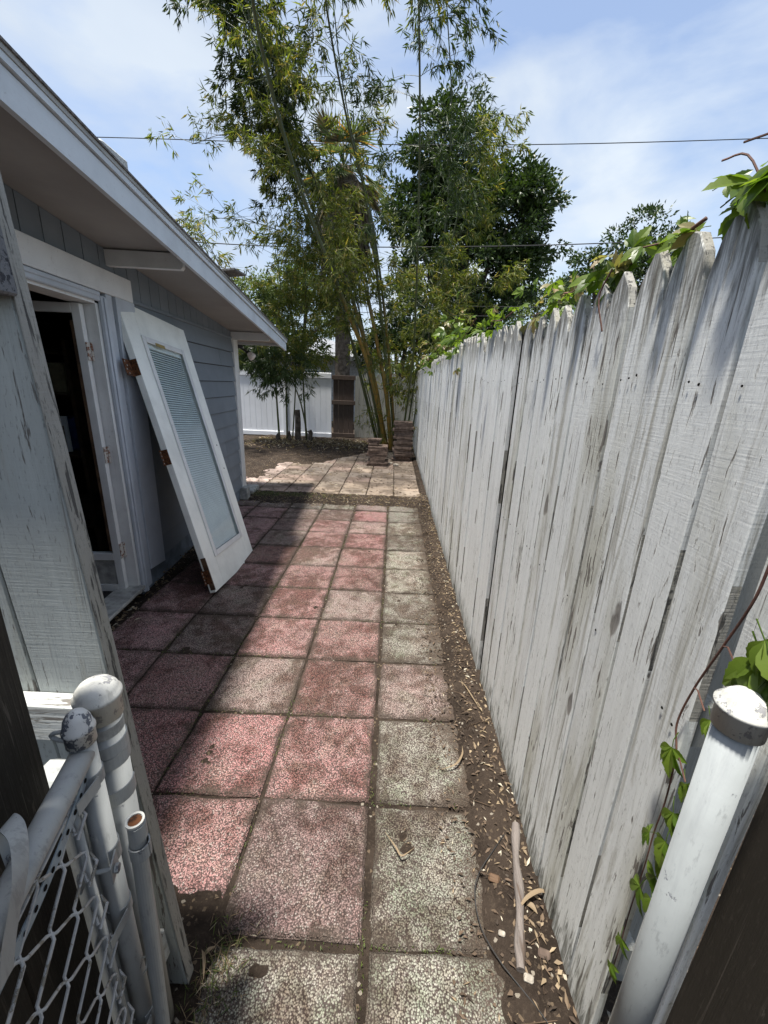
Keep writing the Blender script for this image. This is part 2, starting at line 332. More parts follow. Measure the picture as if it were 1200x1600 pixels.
# pavers: exposed aggregate, tint from object colour
def paver_mat():
    m = Mat('exposed_aggregate_paver', .85, .25); v = m.coord('World')
    cell = m.voro(v, 215, out='Color'); dist = m.voro(v, 215); cell2 = m.voro(v, 95, out='Color'); d2 = m.voro(v, 95)
    s = m.sep(cell); s2 = m.sep(cell2); oc = m.n('ShaderNodeObjectInfo').outputs['Color']
    patch = m.noise(v, 2.6, 5, .6, .4); mid = m.noise(v, 11, 6, .65, .5)
    base = m.mix(m.ramp(patch, .36, .66, 0, .5), oc, m.mix(.5, oc, (.22, .17, .15)))
    c = m.mix(s[0], m.mix(1, base, (.60, .585, .58), 'MULTIPLY'), m.mix(1, base, (1.28, 1.28, 1.26), 'MULTIPLY'))
    tv = m.noise(v, 7, 5, .7, .5); c = m.mix(m.ramp(tv, .50, .62, 0, .35), c, m.mix(1, c, (.80, 1.05, .84), 'MULTIPLY')); c = m.mix(m.ramp(tv, .48, .40, 0, .3), c, m.mix(1, c, (1.1, .86, .86), 'MULTIPLY')); c = m.mix(m.ramp(s[1], .84, .92, 0, .6), c, (.44, .41, .37))                      # pale chips
    c = m.mix(m.ramp(s[2], .78, .84, 0, .75), c, (.10, .07, .065))                       # dark chips
    c = m.mix(m.ramp(dist, .44, .62, 0, .88), c, (.050, .036, .032))                     # matrix between
    grime = m.noise(v, 1.15, 6, .62, .8); gm_ = m.ramp(m.math('ADD', m.math('MULTIPLY', mid, .5), m.math('MULTIPLY', grime, .62)), .50, .64)
    c = m.mix(m.math('MULTIPLY', gm_, .88), c, m.mix(1, c, (.40, .33, .29), 'MULTIPLY'))
    # dirt hugging the paver edge
    o = m.sep(m.coord()); ax = m.math('ABSOLUTE', o[0]); ay = m.math('ABSOLUTE', o[1]); e = m.math('MAXIMUM', ax, ay)
    ed = m.ramp(m.math('ADD', e, m.math('MULTIPLY', mid, .11)), .212, .262); c = m.mix(m.math('MULTIPLY', ed, .75), c, (.06, .047, .037))
    wp = m.sep(v); so = m.ramp(m.math('ADD', wp[0], m.math('MULTIPLY', m.math('SUBTRACT', m.noise(v, 6, 6, .68, .4), .5), .42)), .24, .36); c = m.mix(m.math('MULTIPLY', so, .88), c, m.mix(s[2], (.045, .034, .026), (.085, .062, .045)))
    m.col(c); hh = m.math('SUBTRACT', 1., dist); m.bump(hh, .9, .005); m.bump(m.math('SUBTRACT', 1., d2), .5, .004); return m.m
M_paver = paver_mat()
def patio_mat():
    m = Mat('smooth_tan_paver', .85, .2); v = m.coord('World'); a = m.noise(v, 3, 6, .65, .4); b = m.noise(v, 60, 5, .7); oc = m.n('ShaderNodeObjectInfo').outputs['Color']
    c = m.mix(m.ramp(a, .42, .58), oc, m.mix(.75, oc, (.085, .065, .05))); c = m.mix(m.ramp(b, .5, .7, 0, .5), c, (.14, .10, .08))
    m.col(c); m.bump(b, .4, .004); return m.m
M_patio = patio_mat()
def soil():
    m = Mat('dark_soil', .95, .1); v = m.coord('World'); a = m.noise(v, 5, 7, .7); b = m.noise(v, 90, 6, .72); ch = m.voro(v, 120, out='Color'); s = m.sep(ch)
    c = m.mix(m.ramp(a, .35, .65), (.024, .018, .014), (.052, .039, .030)); c = m.mix(m.ramp(b, .5, .68), c, (.068, .052, .039))
    c = m.mix(m.ramp(s[0], .955, .97, 0, .6), c, (.20, .15, .10)); c = m.mix(m.ramp(s[1], .985, .99, 0, .7), c, (.36, .32, .26))
    far = m.sep(v)[1]; fm = m.ramp(far, 14, 30); c = m.mix(fm, c, (.07, .09, .035))
    m.col(c); m.bump(b, .9, .012); m.bump(s[2], .35, .005); return m.m
M_soil = soil()
M_dry2 = leaf_mat('rotting_leaves', (.035, .025, .018), (.13, .09, .06), .1, .8)
M_moss = leaf_mat('moss_and_grass', (.05, .09, .015), (.13, .16, .04), .25)
M_dry = leaf_mat('dry_leaves', (.12, .08, .05), (.36, .28, .18), .2, .7, (.52, .47, .37), .12)
M_twig = plain('brown_twig', (.11, .075, .05), .85, .2, var=.5); M_stem = plain('red_brown_vine_stem', (.12, .06, .045), .7, .3, var=.4)
M_bleaf = leaf_mat('bamboo_leaf', (.055, .080, .014), (.165, .19, .038), .46, .5, (.28, .23, .07), .14)
M_bleaf2 = leaf_mat('dark_bamboo_leaf', (.022, .045, .010), (.055, .085, .022), .30, .5)
M_vleaf = leaf_mat('creeper_leaf', (.06, .11, .012), (.14, .20, .03), .45, .35)
M_vleafr = leaf_mat('pale_creeper_leaf', (.16, .20, .06), (.30, .22, .12), .4, .4)
M_oak = leaf_mat('dark_oak_leaf', (.018, .038, .008), (.045, .075, .018), .22, .4)
M_bush = leaf_mat('olive_leaf', (.07, .11, .035), (.14, .18, .06), .3, .5)
M_bark = plain('grey_brown_bark', (.11, .09, .07), .95, .1, var=.5, nscale=9, bump=.9)
def culm_mat(name, c, band):
    m = Mat(name, .35, .5); v = m.coord('World', (1, 1, 1)); z = m.sep(v)[2]; s = m.math('FRACT', m.math('MULTIPLY', z, 3.1)); r = m.ramp(s, .90, .97); a = m.noise(m.coord('World', (30, 30, 1.5)), 1, 4)
    k = m.mix(m.ramp(a, .40, .62), c, band); k = m.mix(m.ramp(z, 2.5, 3.4), k, (.06, .075, .025)); k = m.mix(m.math('MULTIPLY', r, .6), k, (.08, .06, .03)); m.col(k); return m.m
M_culmy = culm_mat('golden_bamboo_culm', (.26, .15, .025), (.12, .10, .02)); M_culmg = culm_mat('green_bamboo_culm', (.05, .075, .02), (.09, .09, .03))
M_dead = leaf_mat('dead_palm_leaf', (.05, .04, .028), (.20, .165, .11), .15, .8); M_palm = leaf_mat('palm_leaf', (.08, .12, .05), (.17, .21, .10), .3, .45, (.45, .26, .07), .08)
M_vinyl = plain('white_vinyl', (.78, .80, .83), .4, .4, var=.05, nscale=2, bump=.05)
M_cable = plain('black_cable', (.03, .03, .03), .6, .3)
M_brick = plain('brown_paver_edge', (.17, .125, .10), .9, .2, var=.45, nscale=14, bump=.35)
M_wall = plain('far_house_wall', (.42, .44, .46), .8, .2); M_roofg = plain('far_grey_roof', (.24, .25, .27), .9, .2, var=.15, nscale=6); M_roofr = plain('far_tile_roof', (.42, .20, .11), .8, .2)
M_log = painted_wood('barkless_branch_wood', (.19, .165, .15), 'y', flake=.7, green=.2, wood=(.09, .065, .05))
M_stone = plain('broken_stone', (.42, .38, .32), .9, .2, var=.4, nscale=25, bump=.5)
#==STRUCT==
# ---------------------------------------------------------------- ground
T = .4065; PX0, PY0 = -.02, .717          # joint right of column 0 / first row line
PT = .386; QX0, QY0 = .435, 5.50           # far patio grid
def ground_z(x, y):
    n = fbm(x, y, 5, 3); n2 = fbm(x+9, y, 22, 3)
    if y < 5.5:
        edge = .355+.035*fbm(3, y, 2.2, 3)+.045*ss(1.5, 3.2, y)+.02*fbm(x, y, 14, 2)
        z = -.0115+.008*n2+.004*n
        z += ss(edge-.045, edge+.035, x)*(.032+.010*n+.008*n2)
        if y > 4.75: z += ss(4.85+.12*n, 5.15+.10*n, y)*(.026+.010*n2)
        if x < -.42 and y < .95: z += ss(-.36, -.47, x+.05*n2)*ss(.95, .70, y)*.03
        z += .030*ss(.10+.05*n, .28, y*0+n2)*ss(.2, .5, n)*.6
    else:
        z = -.016+.006*n2
        dm = ss(9.2+.5*n, 10.0+.5*n, y+1.9*ss(-.2, -1.7, x)); dl = ss(-1.9, -2.3, x+.2*n)*ss(5.9, 6.5, y)
        z += max(dm, dl*.75)*(.045+.045*n+.018*n2)+ss(.40, .47, x+.02*n2)*.04
        z += ss(5.62, 5.48, y+.03*n2)*.02
    return z
def axis_pts(segs):
    o = []
    for a, b, st in segs:
        k = max(1, int(round((b-a)/st))); o += [a+(b-a)*i/k for i in range(k)]
    return o+[segs[-1][1]]
gx = axis_pts([(-260, -60, 50), (-60, -12, 8), (-12, -5, 1), (-5, -2.2, .10), (-2.2, -1.1, .03), (-1.1, .25, .022), (.25, .60, .010), (.60, 1.2, .1), (1.2, 6, .8), (6, 60, 9), (60, 260, 50)])
gy = axis_pts([(-60, -6, 9), (-6, .2, .5), (.2, 1.6, .011), (1.6, 3.2, .018), (3.2, 6, .03), (6, 12, .06), (12, 20, .8), (20, 60, 8), (60, 420, 60)])
gv = np.array([(x, y, ground_z(x, y) if (-3.6 < x < .7 and .1 < y < 12) else -.005 if (abs(x) < 8 and y < 12) else -.02) for y in gy for x in gx]); nx = len(gx)
ii = (np.arange(len(gy)-1)[:, None]*nx+np.arange(nx-1)[None, :]).ravel()
part('ground', (gv, np.stack([ii, ii+1, ii+nx+1, ii+nx], 1)), M_soil, smooth=True, kind='structure')

# ---------------------------------------------------------------- path of aggregate pavers
def paver_mesh(name, s, th, mat, seed, bev=.007, rough=.0055):
    r = random.Random(seed); n = 6; V = []; h = s/2
    ring = []
    for k in range(4*n):
        e, t = divmod(k, n); u = -1+2*t/n; p = [(u, -1), (1, u), (-u, 1), (-1, -u)][e]
        j = r.uniform(-rough, rough*.3); c = .985 if t == 0 else 1.
        ring.append((p[0]*(h+j)*c, p[1]*(h+j)*c))
    m = len(ring); V = [(x, y, -th) for x, y in ring]+[(x, y, -bev*r.uniform(.7, 1.6)) for x, y in ring]+[(x*(1-bev*1.3/h), y*(1-bev*1.3/h), 0) for x, y in ring]
    Fc = [(i, (i+1) % m, m+(i+1) % m, m+i) for i in range(m)]+[(m+i, m+(i+1) % m, 2*m+(i+1) % m, 2*m+i) for i in range(m)]+[tuple(range(2*m, 3*m))]
    return mkmesh(name, V, Fc, mat)
pav = [paver_mesh('paver', T-.007, .045, M_paver, k) for k in range(7)]
path = empty('path', (0, 0, 0), kind='structure')
PK = (.44, .225, .22); PK2 = (.43, .245, .235); PKL = (.46, .33, .30); BR = (.34, .265, .24); DB = (.27, .19, .18); GR = (.31, .305, .255); GW = (.40, .385, .34); PK_LIFT = (.55, .34, .34); GG = (.295, .305, .25); YW = (.42, .405, .335); RB = (.35, .20, .185)  # pavers under the eave: pink lightened, fill light put into the tint
tints = {1: [GG, GG, GR, BR, GR, GR, YW, YW, GR, YW, GR, GR], 0: [GR, DB, PK2, RB, RB, BR, RB, RB, PK, PKL, PK, BR],
         -1: [GR, PK2, PK, BR, PK2, PK2, PK2, PKL, PK2, PK2, BR, YW], -2: [GR, PK, PK, PK2, BR, BR, PK_LIFT, RB, BR, DB, BR, GW],
         -3: [BR, PK_LIFT, PK, PK_LIFT, PK_LIFT, PK_LIFT, PK_LIFT, PK_LIFT, PK_LIFT, PK_LIFT, PK_LIFT, BR], -4: [BR, PK_LIFT, PK_LIFT, PK_LIFT, PK_LIFT, PK_LIFT, PK_LIFT, PK_LIFT, PK_LIFT, PK_LIFT, PK_LIFT, BR]}
rr = random.Random(5)
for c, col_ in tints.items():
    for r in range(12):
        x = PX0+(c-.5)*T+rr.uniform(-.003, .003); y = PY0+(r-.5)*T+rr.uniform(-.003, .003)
        if c == -4 and r < 2: continue
        if c == -3 and r < 2: continue
        xw = HW0[0]-math.tan(HR)*(y-1)
        if x-T/2 < xw-.25: continue
        o = inst('paver', pav[rr.randrange(7)], path, (x, y, rr.uniform(-.004, .003)), (rr.uniform(-.013, .013), rr.uniform(-.013, .013), rr.choice([0, 1, 2, 3])*math.pi/2+rr.uniform(-.008, .008)))
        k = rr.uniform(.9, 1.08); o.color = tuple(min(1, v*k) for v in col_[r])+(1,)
        if c == 1: o.scale = (.93, 1, 1) if abs(math.sin(o.rotation_euler.z)) < .5 else (1, .93, 1); o.location.x -= .002+(.006 if r > 2 else 0)
patio = empty('patio', (0, 5.5, 0), kind='structure')
pat = [paver_mesh('paver', PT-.009, .045, M_patio, 30+k, .005) for k in range(4)]
for i in range(8):
    for j in range(12):
        x = QX0-(i+.5)*PT+rr.uniform(-.003, .003); y = QY0+(j+.5)*PT
        o = inst('paver', pat[rr.randrange(4)], patio, (x, y, rr.uniform(-.003, .003)), (rr.uniform(-.006, .006), rr.uniform(-.006, .006), rr.choice([0, 1, 2, 3])*math.pi/2+rr.uniform(-.006, .006)))
        k = rr.uniform(.8, 1.1); b_ = rr.choice([(.30, .24, .185), (.26, .215, .17), (.24, .20, .165), (.30, .225, .185)] if i < 6 else [(.42, .33, .29), (.42, .29, .27)]); o.color = tuple(v*k for v in b_)+(1,)

# ---------------------------------------------------------------- house
house = empty('house', HL(2, 0, 0), 'grey blue house side with white trim, open doorway and low sloping eave', 'house')
S0, S1 = -1.4, 4.25; OX0, OX1, OZ = .45, 1.55, 1.895      # wall ends, door opening
def hbox(s0, s1, o0, o1, z0, z1, bev=0.): return xf(box(s0, s1, o0, o1, z0, z1, bev), HL)
wall = part('wall', join(hbox(S0, OX0, -.12, -.012, 0, 1.93), hbox(OX1, S1-.02, -.12, -.012, 0, 1.93),
    prism([HL(S0, -.012, 1.93), HL(S1-.02, -.012, 1.93), HL(S1-.02, -.012, soff(S1)-.002), HL(S0, -.012, soff(S0)-.002)], -HN*.108),
    hbox(S1-.14, S1-.02, -4.2, -.122, 0, soff(S1)-.004), hbox(S0, S0+.12, -4.2, -.122, 0, soff(S0)-.004),
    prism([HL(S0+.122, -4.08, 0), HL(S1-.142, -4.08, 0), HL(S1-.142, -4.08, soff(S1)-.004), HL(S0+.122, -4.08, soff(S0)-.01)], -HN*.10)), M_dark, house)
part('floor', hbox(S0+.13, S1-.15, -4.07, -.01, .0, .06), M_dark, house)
part('foundation', join(hbox(OX1+.02, S1, -.011, .004, -.02, .150), hbox(S0, OX0-.02, -.011, .004, -.02, .150)), M_base, house)
# lap boards
for k in range(11):
    zb = .152+k*.163; zt = min(zb+.163-.006, 1.928)  # slot under each lap shows the dark wall, standing in for a shadow line
    segs = [(OX1+.10, S1-.15)] if k % 3 else [(OX1+.10, 3.62 if k % 2 else 3.0), (3.623 if k % 2 else 3.003, S1-.15)]
    for a, b in segs+[(S0, OX0-.1)]:
        poly = [HL(a, -.011, zb), HL(a, .022, zb), HL(a, .0035, zt), HL(a, -.011, zt)]
        part('siding_board', prism(poly, HD*(b-a)), M_lap, wall, origin=HL(a, 0, zb))
# upper vertical boards
s = S0
while s < S1-.02:
    e = min(s+.1375, S1-.02); zb = 1.952 if s > 1.80 else (2.02 if s > OX0-.2 else 1.952)
    part('siding_board', prism([HL(s, -.011, zb), HL(e, -.011, zb), HL(e, -.011, soff(e)-.003), HL(s, -.011, soff(s)-.003)], HN*.017), M_vsid, wall, origin=HL(s, 0, zb)); s += .1445
part('trim_strip', hbox(1.905, S1-.15, -.010, .020, 1.928, 1.951, .003), M_lap, wall)
part('corner_board', hbox(S1-.14, S1+.02, -.03, .030, .09, soff(S1)-.012, .004), M_trim, house, origin=HL(S1, 0, 0))
# door surround
part('header_board', hbox(-.2, 1.895, -.010, .038, 1.925, 2.055, .003), M_trimy, house, origin=HL(1, 0, 2))
df = part('door_frame', join(hbox(OX1-.035, OX1, -.115, .012, .02, 1.862), hbox(OX0, OX0+.035, -.115, .012, .02, 1.862), hbox(OX0+.036, OX1-.036, -.115, .012, 1.858, 1.892)), M_trim, house, origin=HL(1, 0, 1))
part('brick_mould', join(hbox(OX1-.012, OX1+.048, .013, .040, .02, 1.905, .006), hbox(OX1+.002, OX1+.03, .041, .048, .02, 1.895, .003), hbox(OX0-.04, OX1-.013, .013, .034, 1.872, 1.922, .006), hbox(OX0-.03, OX1-.02, .0345, .041, 1.898, 1.920, .003)), M_casing, df)
part('casing_board', prism([HL(1.664, .014, .145), HL(1.875, .014, .120), HL(1.905, .014, 1.924), HL(1.690, .014, 1.924)], HN*.022), M_casing, house, origin=HL(1.7, 0, .5))
part('casing_board', hbox(OX1+.049, 1.660, .005, .030, .03, 1.924, .002), M_casing, house, origin=HL(1.6, 0, .5))
part('threshold', hbox(OX0, OX1-.02, -.118, .05, .062, .085, .004), M_conc, house)
# open inner door, swung into the room
idr = empty('inner_door', HL(1.44, -.06, .09), 'white glazed inner door standing open into the dark house', 'door')
LW = .84; LT = .036; zb, zt = .065, 1.85
def lbox(o0, o1, z0, z1, d0=0, d1=LT, bev=.002): return hbox(1.505-d1, 1.505-d0, -.05-o1, -.05-o0, z0, z1, bev)
part('stile', lbox(0, .046, zb, zt), M_trim, idr); part('stile', lbox(LW-.11, LW, zb, zt), M_trim, idr)
part('rail', lbox(.047, LW-.111, zt-.05, zt), M_trim, idr); part('rail', lbox(.047, LW-.111, zb+.23, zb+.28), M_trim, idr); part('rail', lbox(.047, LW-.111, zb, zb+.05), M_trim, idr)
part('panel', lbox(.047, LW-.111, zb+.051, zb+.229, .01, .026, 0), M_conc, idr)
part('glass', lbox(.047, LW-.111, zb+.281, zt-.051, .014, .018, 0), M_glass, idr)
part('worn_edge', join(lbox(.047, .066, .36, 1.76, .010, .0345, .002)), M_brown, idr)
for z in (.36, 1.0, 1.60):
    h = part('hinge', hbox(1.469, 1.514, -.049, -.044, z-.05, z+.05), M_rustp, idr); part('pin', tube([HL(1.508, -.040, z-.052), HL(1.508, -.040, z+.052)], .0065, 8), M_rustp, h)
# things in the dark room
t = empty('shelf_unit', HL(2.6, -1.4, .06), 'dark wooden shelf standing inside the dark doorway', 'shelf')
for z in (.30, .86, 1.30, 1.6): part('shelf', hbox(2.08, 3.0, -2.3, -.60, z, z+.025), M_brown, t)
part('side_panel', hbox(2.2, 3.0, -2.33, -2.30, .06, 1.7), M_brown, t); part('side_panel', hbox(2.1, 3.0, -.598, -.57, .06, 1.7), M_brown, t)
o = part('blue_bin', hbox(2.25, 2.8, -.82, -.64, .886, 1.15, .02), M_blue); tag(o, 'dark blue plastic bin on the shelf inside the dark doorway', 'bin')
o = part('cardboard_box', hbox(2.25, 2.7, -1.05, -.72, 1.326, 1.55, .01), M_tanbox); tag(o, 'dim tan cardboard box on the upper shelf inside the doorway', 'box')
t = empty('picture', HL(1.9, -.95, .85), 'white bordered picture leaning inside the doorway behind the glass', 'picture')
part('mount', hbox(2.10, 2.115, -.98, -.66, .905, 1.17), M_paper, t); part('print', hbox(2.097, 2.0995, -.96, -.685, .925, 1.10), M_photo, t)

# eave: soffit, fascia, drip edge, roof, lookouts
E0, E1, EO = -1.6, 4.86, .485
def sl(s, o, dz): return HL(s, o, soff(s)+dz)
roof = part('roof', join(prism([sl(E0, EO, .0), sl(E1-.022, EO, .0), sl(E1-.022, EO, .019), sl(E0, EO, .019)], -HN*4.8)), M_soffit, house)
part('shingles', join(prism([sl(E0-.01, EO+.045, .0555), sl(E1+.03, EO+.045, .0555), sl(E1+.03, EO+.045, .064), sl(E0-.01, EO+.045, .064)], -HN*4.87)), M_shingle, roof)
V = []; Fc = []
part('roof_deck', prism([sl(E0, EO+.0, .0195), sl(E1, EO+.0, .0195), sl(E1, EO+.0, .0545), sl(E0, EO+.0, .0545)], -HN*4.8), M_shingle, roof)
part('fascia', prism([sl(E0, EO+.001, -.085), sl(E1, EO+.001, -.085), sl(E1, EO+.001, .010), sl(E0, EO+.001, .010)], HN*.022), M_fascia, house, origin=sl(3, EO, 0))
part('end_fascia', prism([sl(E1-.021, EO-.001, -.03), sl(E1, EO-.001, -.03), sl(E1, EO-.001, .019), sl(E1-.021, EO-.001, .019)], -HN*4.7), M_fascia, house)
part('sub_fascia', prism([sl(E0, EO+.001, .016), sl(E1+.004, EO+.001, .016), sl(E1+.004, EO+.001, .038), sl(E0, EO+.001, .038)], HN*.034), M_fascia, house, origin=sl(3, EO, 0))
part('drip_edge', prism([sl(E0, EO+.001, .039), sl(E1+.012, EO+.001, .039), sl(E1+.012, EO+.001, .055), sl(E0, EO+.001, .055)], HN*.038), M_drip, house, origin=sl(3, EO, 0))
for sb in (1.71, 4.10, -.5):
    z1 = soff(sb)-.004; o_ = .45
    part('lookout_beam', prism([HL(sb-.02, .008, z1-.088), HL(sb-.02, o_-.012, z1-.088), HL(sb-.02, o_, z1-.074), HL(sb-.02, o_, z1-.004), HL(sb-.02, .008, z1-.004)], HD*.04), M_trim, house, origin=HL(sb, .2, z1))
t = empty('floodlight', HL(4.30, .02, 1.86), 'frosted spotlight bulb in a black bracket under the far eave corner', 'lamp')
b0 = np.array(HL(4.34, .03, 1.855)); part('bracket', join(tube([b0+[0, 0, .03], b0+[0, 0, -.01]], .04, 12), tube([b0, b0+HN*.07+[0, 0, -.035], b0+HN*.10+[0, 0, -.06]], [.012, .014, .022], 8)), M_black, t)
dirb = (HN*.75+np.array([0, 0, -.66])); part('bulb', lathe([(.018, 0), (.03, .015), (.045, .045), (.050, .07), (.043, .085), (.02, .092)], b0+HN*.10+np.array([0, 0, -.06]), 16, tuple(dirb)), M_bulb, t, smooth=True)
# scraps on the roof
sw_ = sl(1.30, .30, .20); o = part('wood_scrap', xf(box(-.10, .10, -.05, .05, -.04, .035, .008), lambda x, y, z: tuple(np.array(sl(1.05, .41, .125))+HD*x+HN*y+np.array([0, 0, z+.05*x]))), M_rail); tag(o, 'short weathered white wood scrap lying on the roof edge', 'wood scrap')
o = part('bent_shingle', xf(box(-.16, .16, -.09, .12, -.006, .006), lambda x, y, z: tuple(np.array(sl(2.45, .47, .090))+HD*x+HN*y+np.array([0, 0, z+1.2*max(0, x)**2+.22*max(0, y)]))), M_shingle); tag(o, 'curled grey shingle lifting off the roof edge further along', 'shingle')
# cinder blocks at the far corner
o = part('concrete_block', hbox(4.03, 4.16, -.02, .10, 0, .16, .008), M_conc); tag(o, 'pale concrete block standing upright against the far house corner', 'concrete block')
o = part('concrete_block', hbox(4.28, 4.62, -.06, .11, 0, .065, .008), M_conc); tag(o, 'low flat concrete block lying just beyond the house corner', 'concrete block')

# ---------------------------------------------------------------- leaning door (rigid, local axes: x width, y thickness, z height)
BLc = np.array([-1.200, 2.560, .035]); dw = .85; dh = 1.97
uz = np.array([-.53, .17, 1.893]); uz /= np.linalg.norm(uz); ux = np.array([-.035, .847, 0]); ux -= uz*(ux@uz); ux /= np.linalg.norm(ux); uy = np.cross(uz, ux)  # uy points back to the wall
ld = empty('leaning_door', BLc, 'white door with enclosed blinds leaning against the house wall', 'door')
mw = Matrix.Identity(4)
for i in range(3): mw[i][0], mw[i][1], mw[i][2], mw[i][3] = ux[i], uy[i], uz[i], BLc[i]
ld.matrix_world = mw
gx0, gx1, gz0, gz1 = .155, dw-.155, .235, 1.77
slab = part('slab', join(box(0, gx0, 0, .044, 0, dh, .0025), box(gx1, dw, 0, .044, 0, dh, .0025), box(gx0+.0002, gx1-.0002, 0.0004, .0436, 0.0005, gz0), box(gx0+.0002, gx1-.0002, 0.0004, .0436, gz1, dh-.0005)), M_door, ld, local=True)
gf_ = .026
part('glazing_frame', join(box(gx0-.014, gx0+gf_, -.010, -.0005, gz0-.014, gz1+.014, .003), box(gx1-gf_, gx1+.014, -.010, -.0005, gz0-.014, gz1+.014, .003), box(gx0+gf_+.0003, gx1-gf_-.0003, -.0095, -.0005, gz0-.014, gz0+gf_, .003), box(gx0+gf_+.0003, gx1-gf_-.0003, -.0095, -.0005, gz1-gf_, gz1+.014, .003)), M_trim, ld, local=True)
gp = part('glass_panel', box(gx0+.005, gx1-.005, .004, .008, gz0+.005, gz1-.005), M_glass, ld, local=True)
sv = []; z = gz0+.03
while z < gz1-.055: sv.append(box(gx0+.03, gx1-.03, .014, .0235, z, z+.0015)); z += .0165
sv = [xf(b, lambda x, y, zz: (x, y, zz+(y-.0187)*1.35)) for b in sv]
part('blind_slats', join(*sv), M_slat, gp, local=True, kind='stuff')
part('blind_head', box(gx0+.012, gx1-.012, .014, .030, gz1-.052, gz1-.012, .002), M_slat, gp, local=True)
part('back_panel', box(gx0+.005, gx1-.005, .034, .040, gz0+.005, gz1-.005), plain('blind_backing', (.20, .23, .25), .5), gp, local=True)
part('maker_plate', box(gx0+.13, gx0+.25, -.0125, -.0105, gz1-.035, gz1-.012), M_brass, ld, local=True)
for z, sg in ((1.56, -1), (.98, 0), (.12, 0)):
    h = part('hinge', join(box(-.004, -.001, .002, .043, z-.05, z+.05), box(-.078 if sg else -.022, -.001, .0435, .0465, z-.05, z+.05), tube([(-.006, .048, z-.052), (-.006, .048, z+.052)], .006, 8)), M_rust, ld, local=True)
    for q in range(4): part('screw', lathe([(.0045, 0), (.0045, .0015), (.001, .002)], ((-.062 if q % 2 else -.05) if sg else -.0135, .0435, z-.036+q*.024), 8, (0, -1, 0)), M_drip, h, local=True)
part('strike_rot', box(-.003, .006, -.002, .03, .02, .26), M_brown, ld, local=True)
part('astragal', box(dw+.0005, dw+.018, .012, .058, .01, dh-.01, .003), M_trim, ld, local=True)
part('latch_hole', join(*[lathe([(.006, 0), (.005, .0015)], (dw-.06, -.0005, z), 10, (0, -1, 0)) for z in (1.02, .82)]), M_hole, ld, local=True)
#==OBJ==
# ---------------------------------------------------------------- right-hand picket fence
FX = .513; PW = .1135
def board_mesh(name, w_, h_, mat, seed, ear=.043, earh=.085, th=.018, end=None):
    r = random.Random(seed); a = w_/2; e = ear*r.uniform(.8, 1.15); eh = earh*r.uniform(.8, 1.2); j = lambda s_: r.uniform(-s_, s_)
    zs = [-.04+h_*k/7 for k in range(7)]
    L = [(-a+j(.0018), z) for z in zs]+[(-a+j(.002), h_-eh), (-a+e*.35, h_-eh*.45), (-a+e, h_-.004)]
    R = [(a+j(.0018), z) for z in zs]+[(a+j(.002), h_-eh), (a-e*.35, h_-eh*.45), (a-e, h_-.004)]
    out_ = L+[(0, h_+.002)]+R[::-1]; n = len(out_); b = .0022
    cx_ = lambda y: y*(1-b/a)
    V = [(th, y, z) for y, z in out_]+[(b, y, z) for y, z in out_]+[(0, cx_(y), z-(b if z > h_-.08 else 0)) for y, z in out_]
    Fc = [tuple(range(n)), tuple(range(2*n, 3*n))[::-1]]+[(i, n+i, n+(i+1) % n, (i+1) % n) for i in range(n)]+[(n+i, 2*n+i, 2*n+(i+1) % n, n+(i+1) % n) for i in range(n)]
    me = mkmesh(name, V, Fc, [mat, end] if end else mat)
    if end:
        for p in me.polygons[2:2+n]:
            if p.center.z > h_-earh*1.6: p.material_index = 1
            elif p.index % 3 == 0: p.material_index = 1
    return me
pf = empty('picket_fence', (FX, 5.5, 0), 'long white painted dog-eared board fence running along the right of the path', 'fence')
bmeshes = [board_mesh('board', PW-.0085, 1.75, M_fence, 100+k, end=M_endwood) for k in range(8)]
y = .615; k = 0; gap_done = False; rr = random.Random(21); nails = []
while y < 10.85:
    if y > 1.85 and not gap_done:
        y += .068; gap_done = True
    top = 1.752+.02*ss(1.4, .7, y)+.085*ss(1.6, 3.4, y)+rr.uniform(-.012, .012)
    o = inst('board', bmeshes[rr.randrange(8)], pf, (FX+rr.uniform(-.003, .006), y, -.01+.0*top), (rr.uniform(-.003, .003), rr.uniform(-.002, .003), rr.uniform(-.018, .018)), (1, rr.uniform(.97, 1.02), top/1.75))
    if y < 4:
        for q in (-.028, .002, .030):
            if rr.random() < .55: nails.append((FX-.0012, y+q+rr.uniform(-.005, .005), 1.505+.01*rr.uniform(-1, 1)+.02*k/20))
            if rr.random() < .35: nails.append((FX-.0012, y+q, .93+rr.uniform(-.01, .01)))
    y += PW; k += 1
part('nail_holes', join(*[lathe([(rr.uniform(.0017, .0036), 0), (.002, .0012)], p, 6, (-1, 0, 0)) for p in nails]), M_hole, pf, kind='stuff')
for z in (.28, .93, 1.50): part('rail', box(FX+.036, FX+.070, .58, 10.8, z-.045, z+.045, .003), M_backfence, pf)
part('backing_board', box(FX+.0215, FX+.035, 1.80, 2.02, 0, 1.72), M_darkwood, pf, origin=(FX+.02, 1.9, 0))
for yy in (.72, 3.1, 5.5, 7.9, 10.3): part('post', box(FX+.072, FX+.16, yy-.045, yy+.045, 0, 1.7, .004), M_backfence, pf)
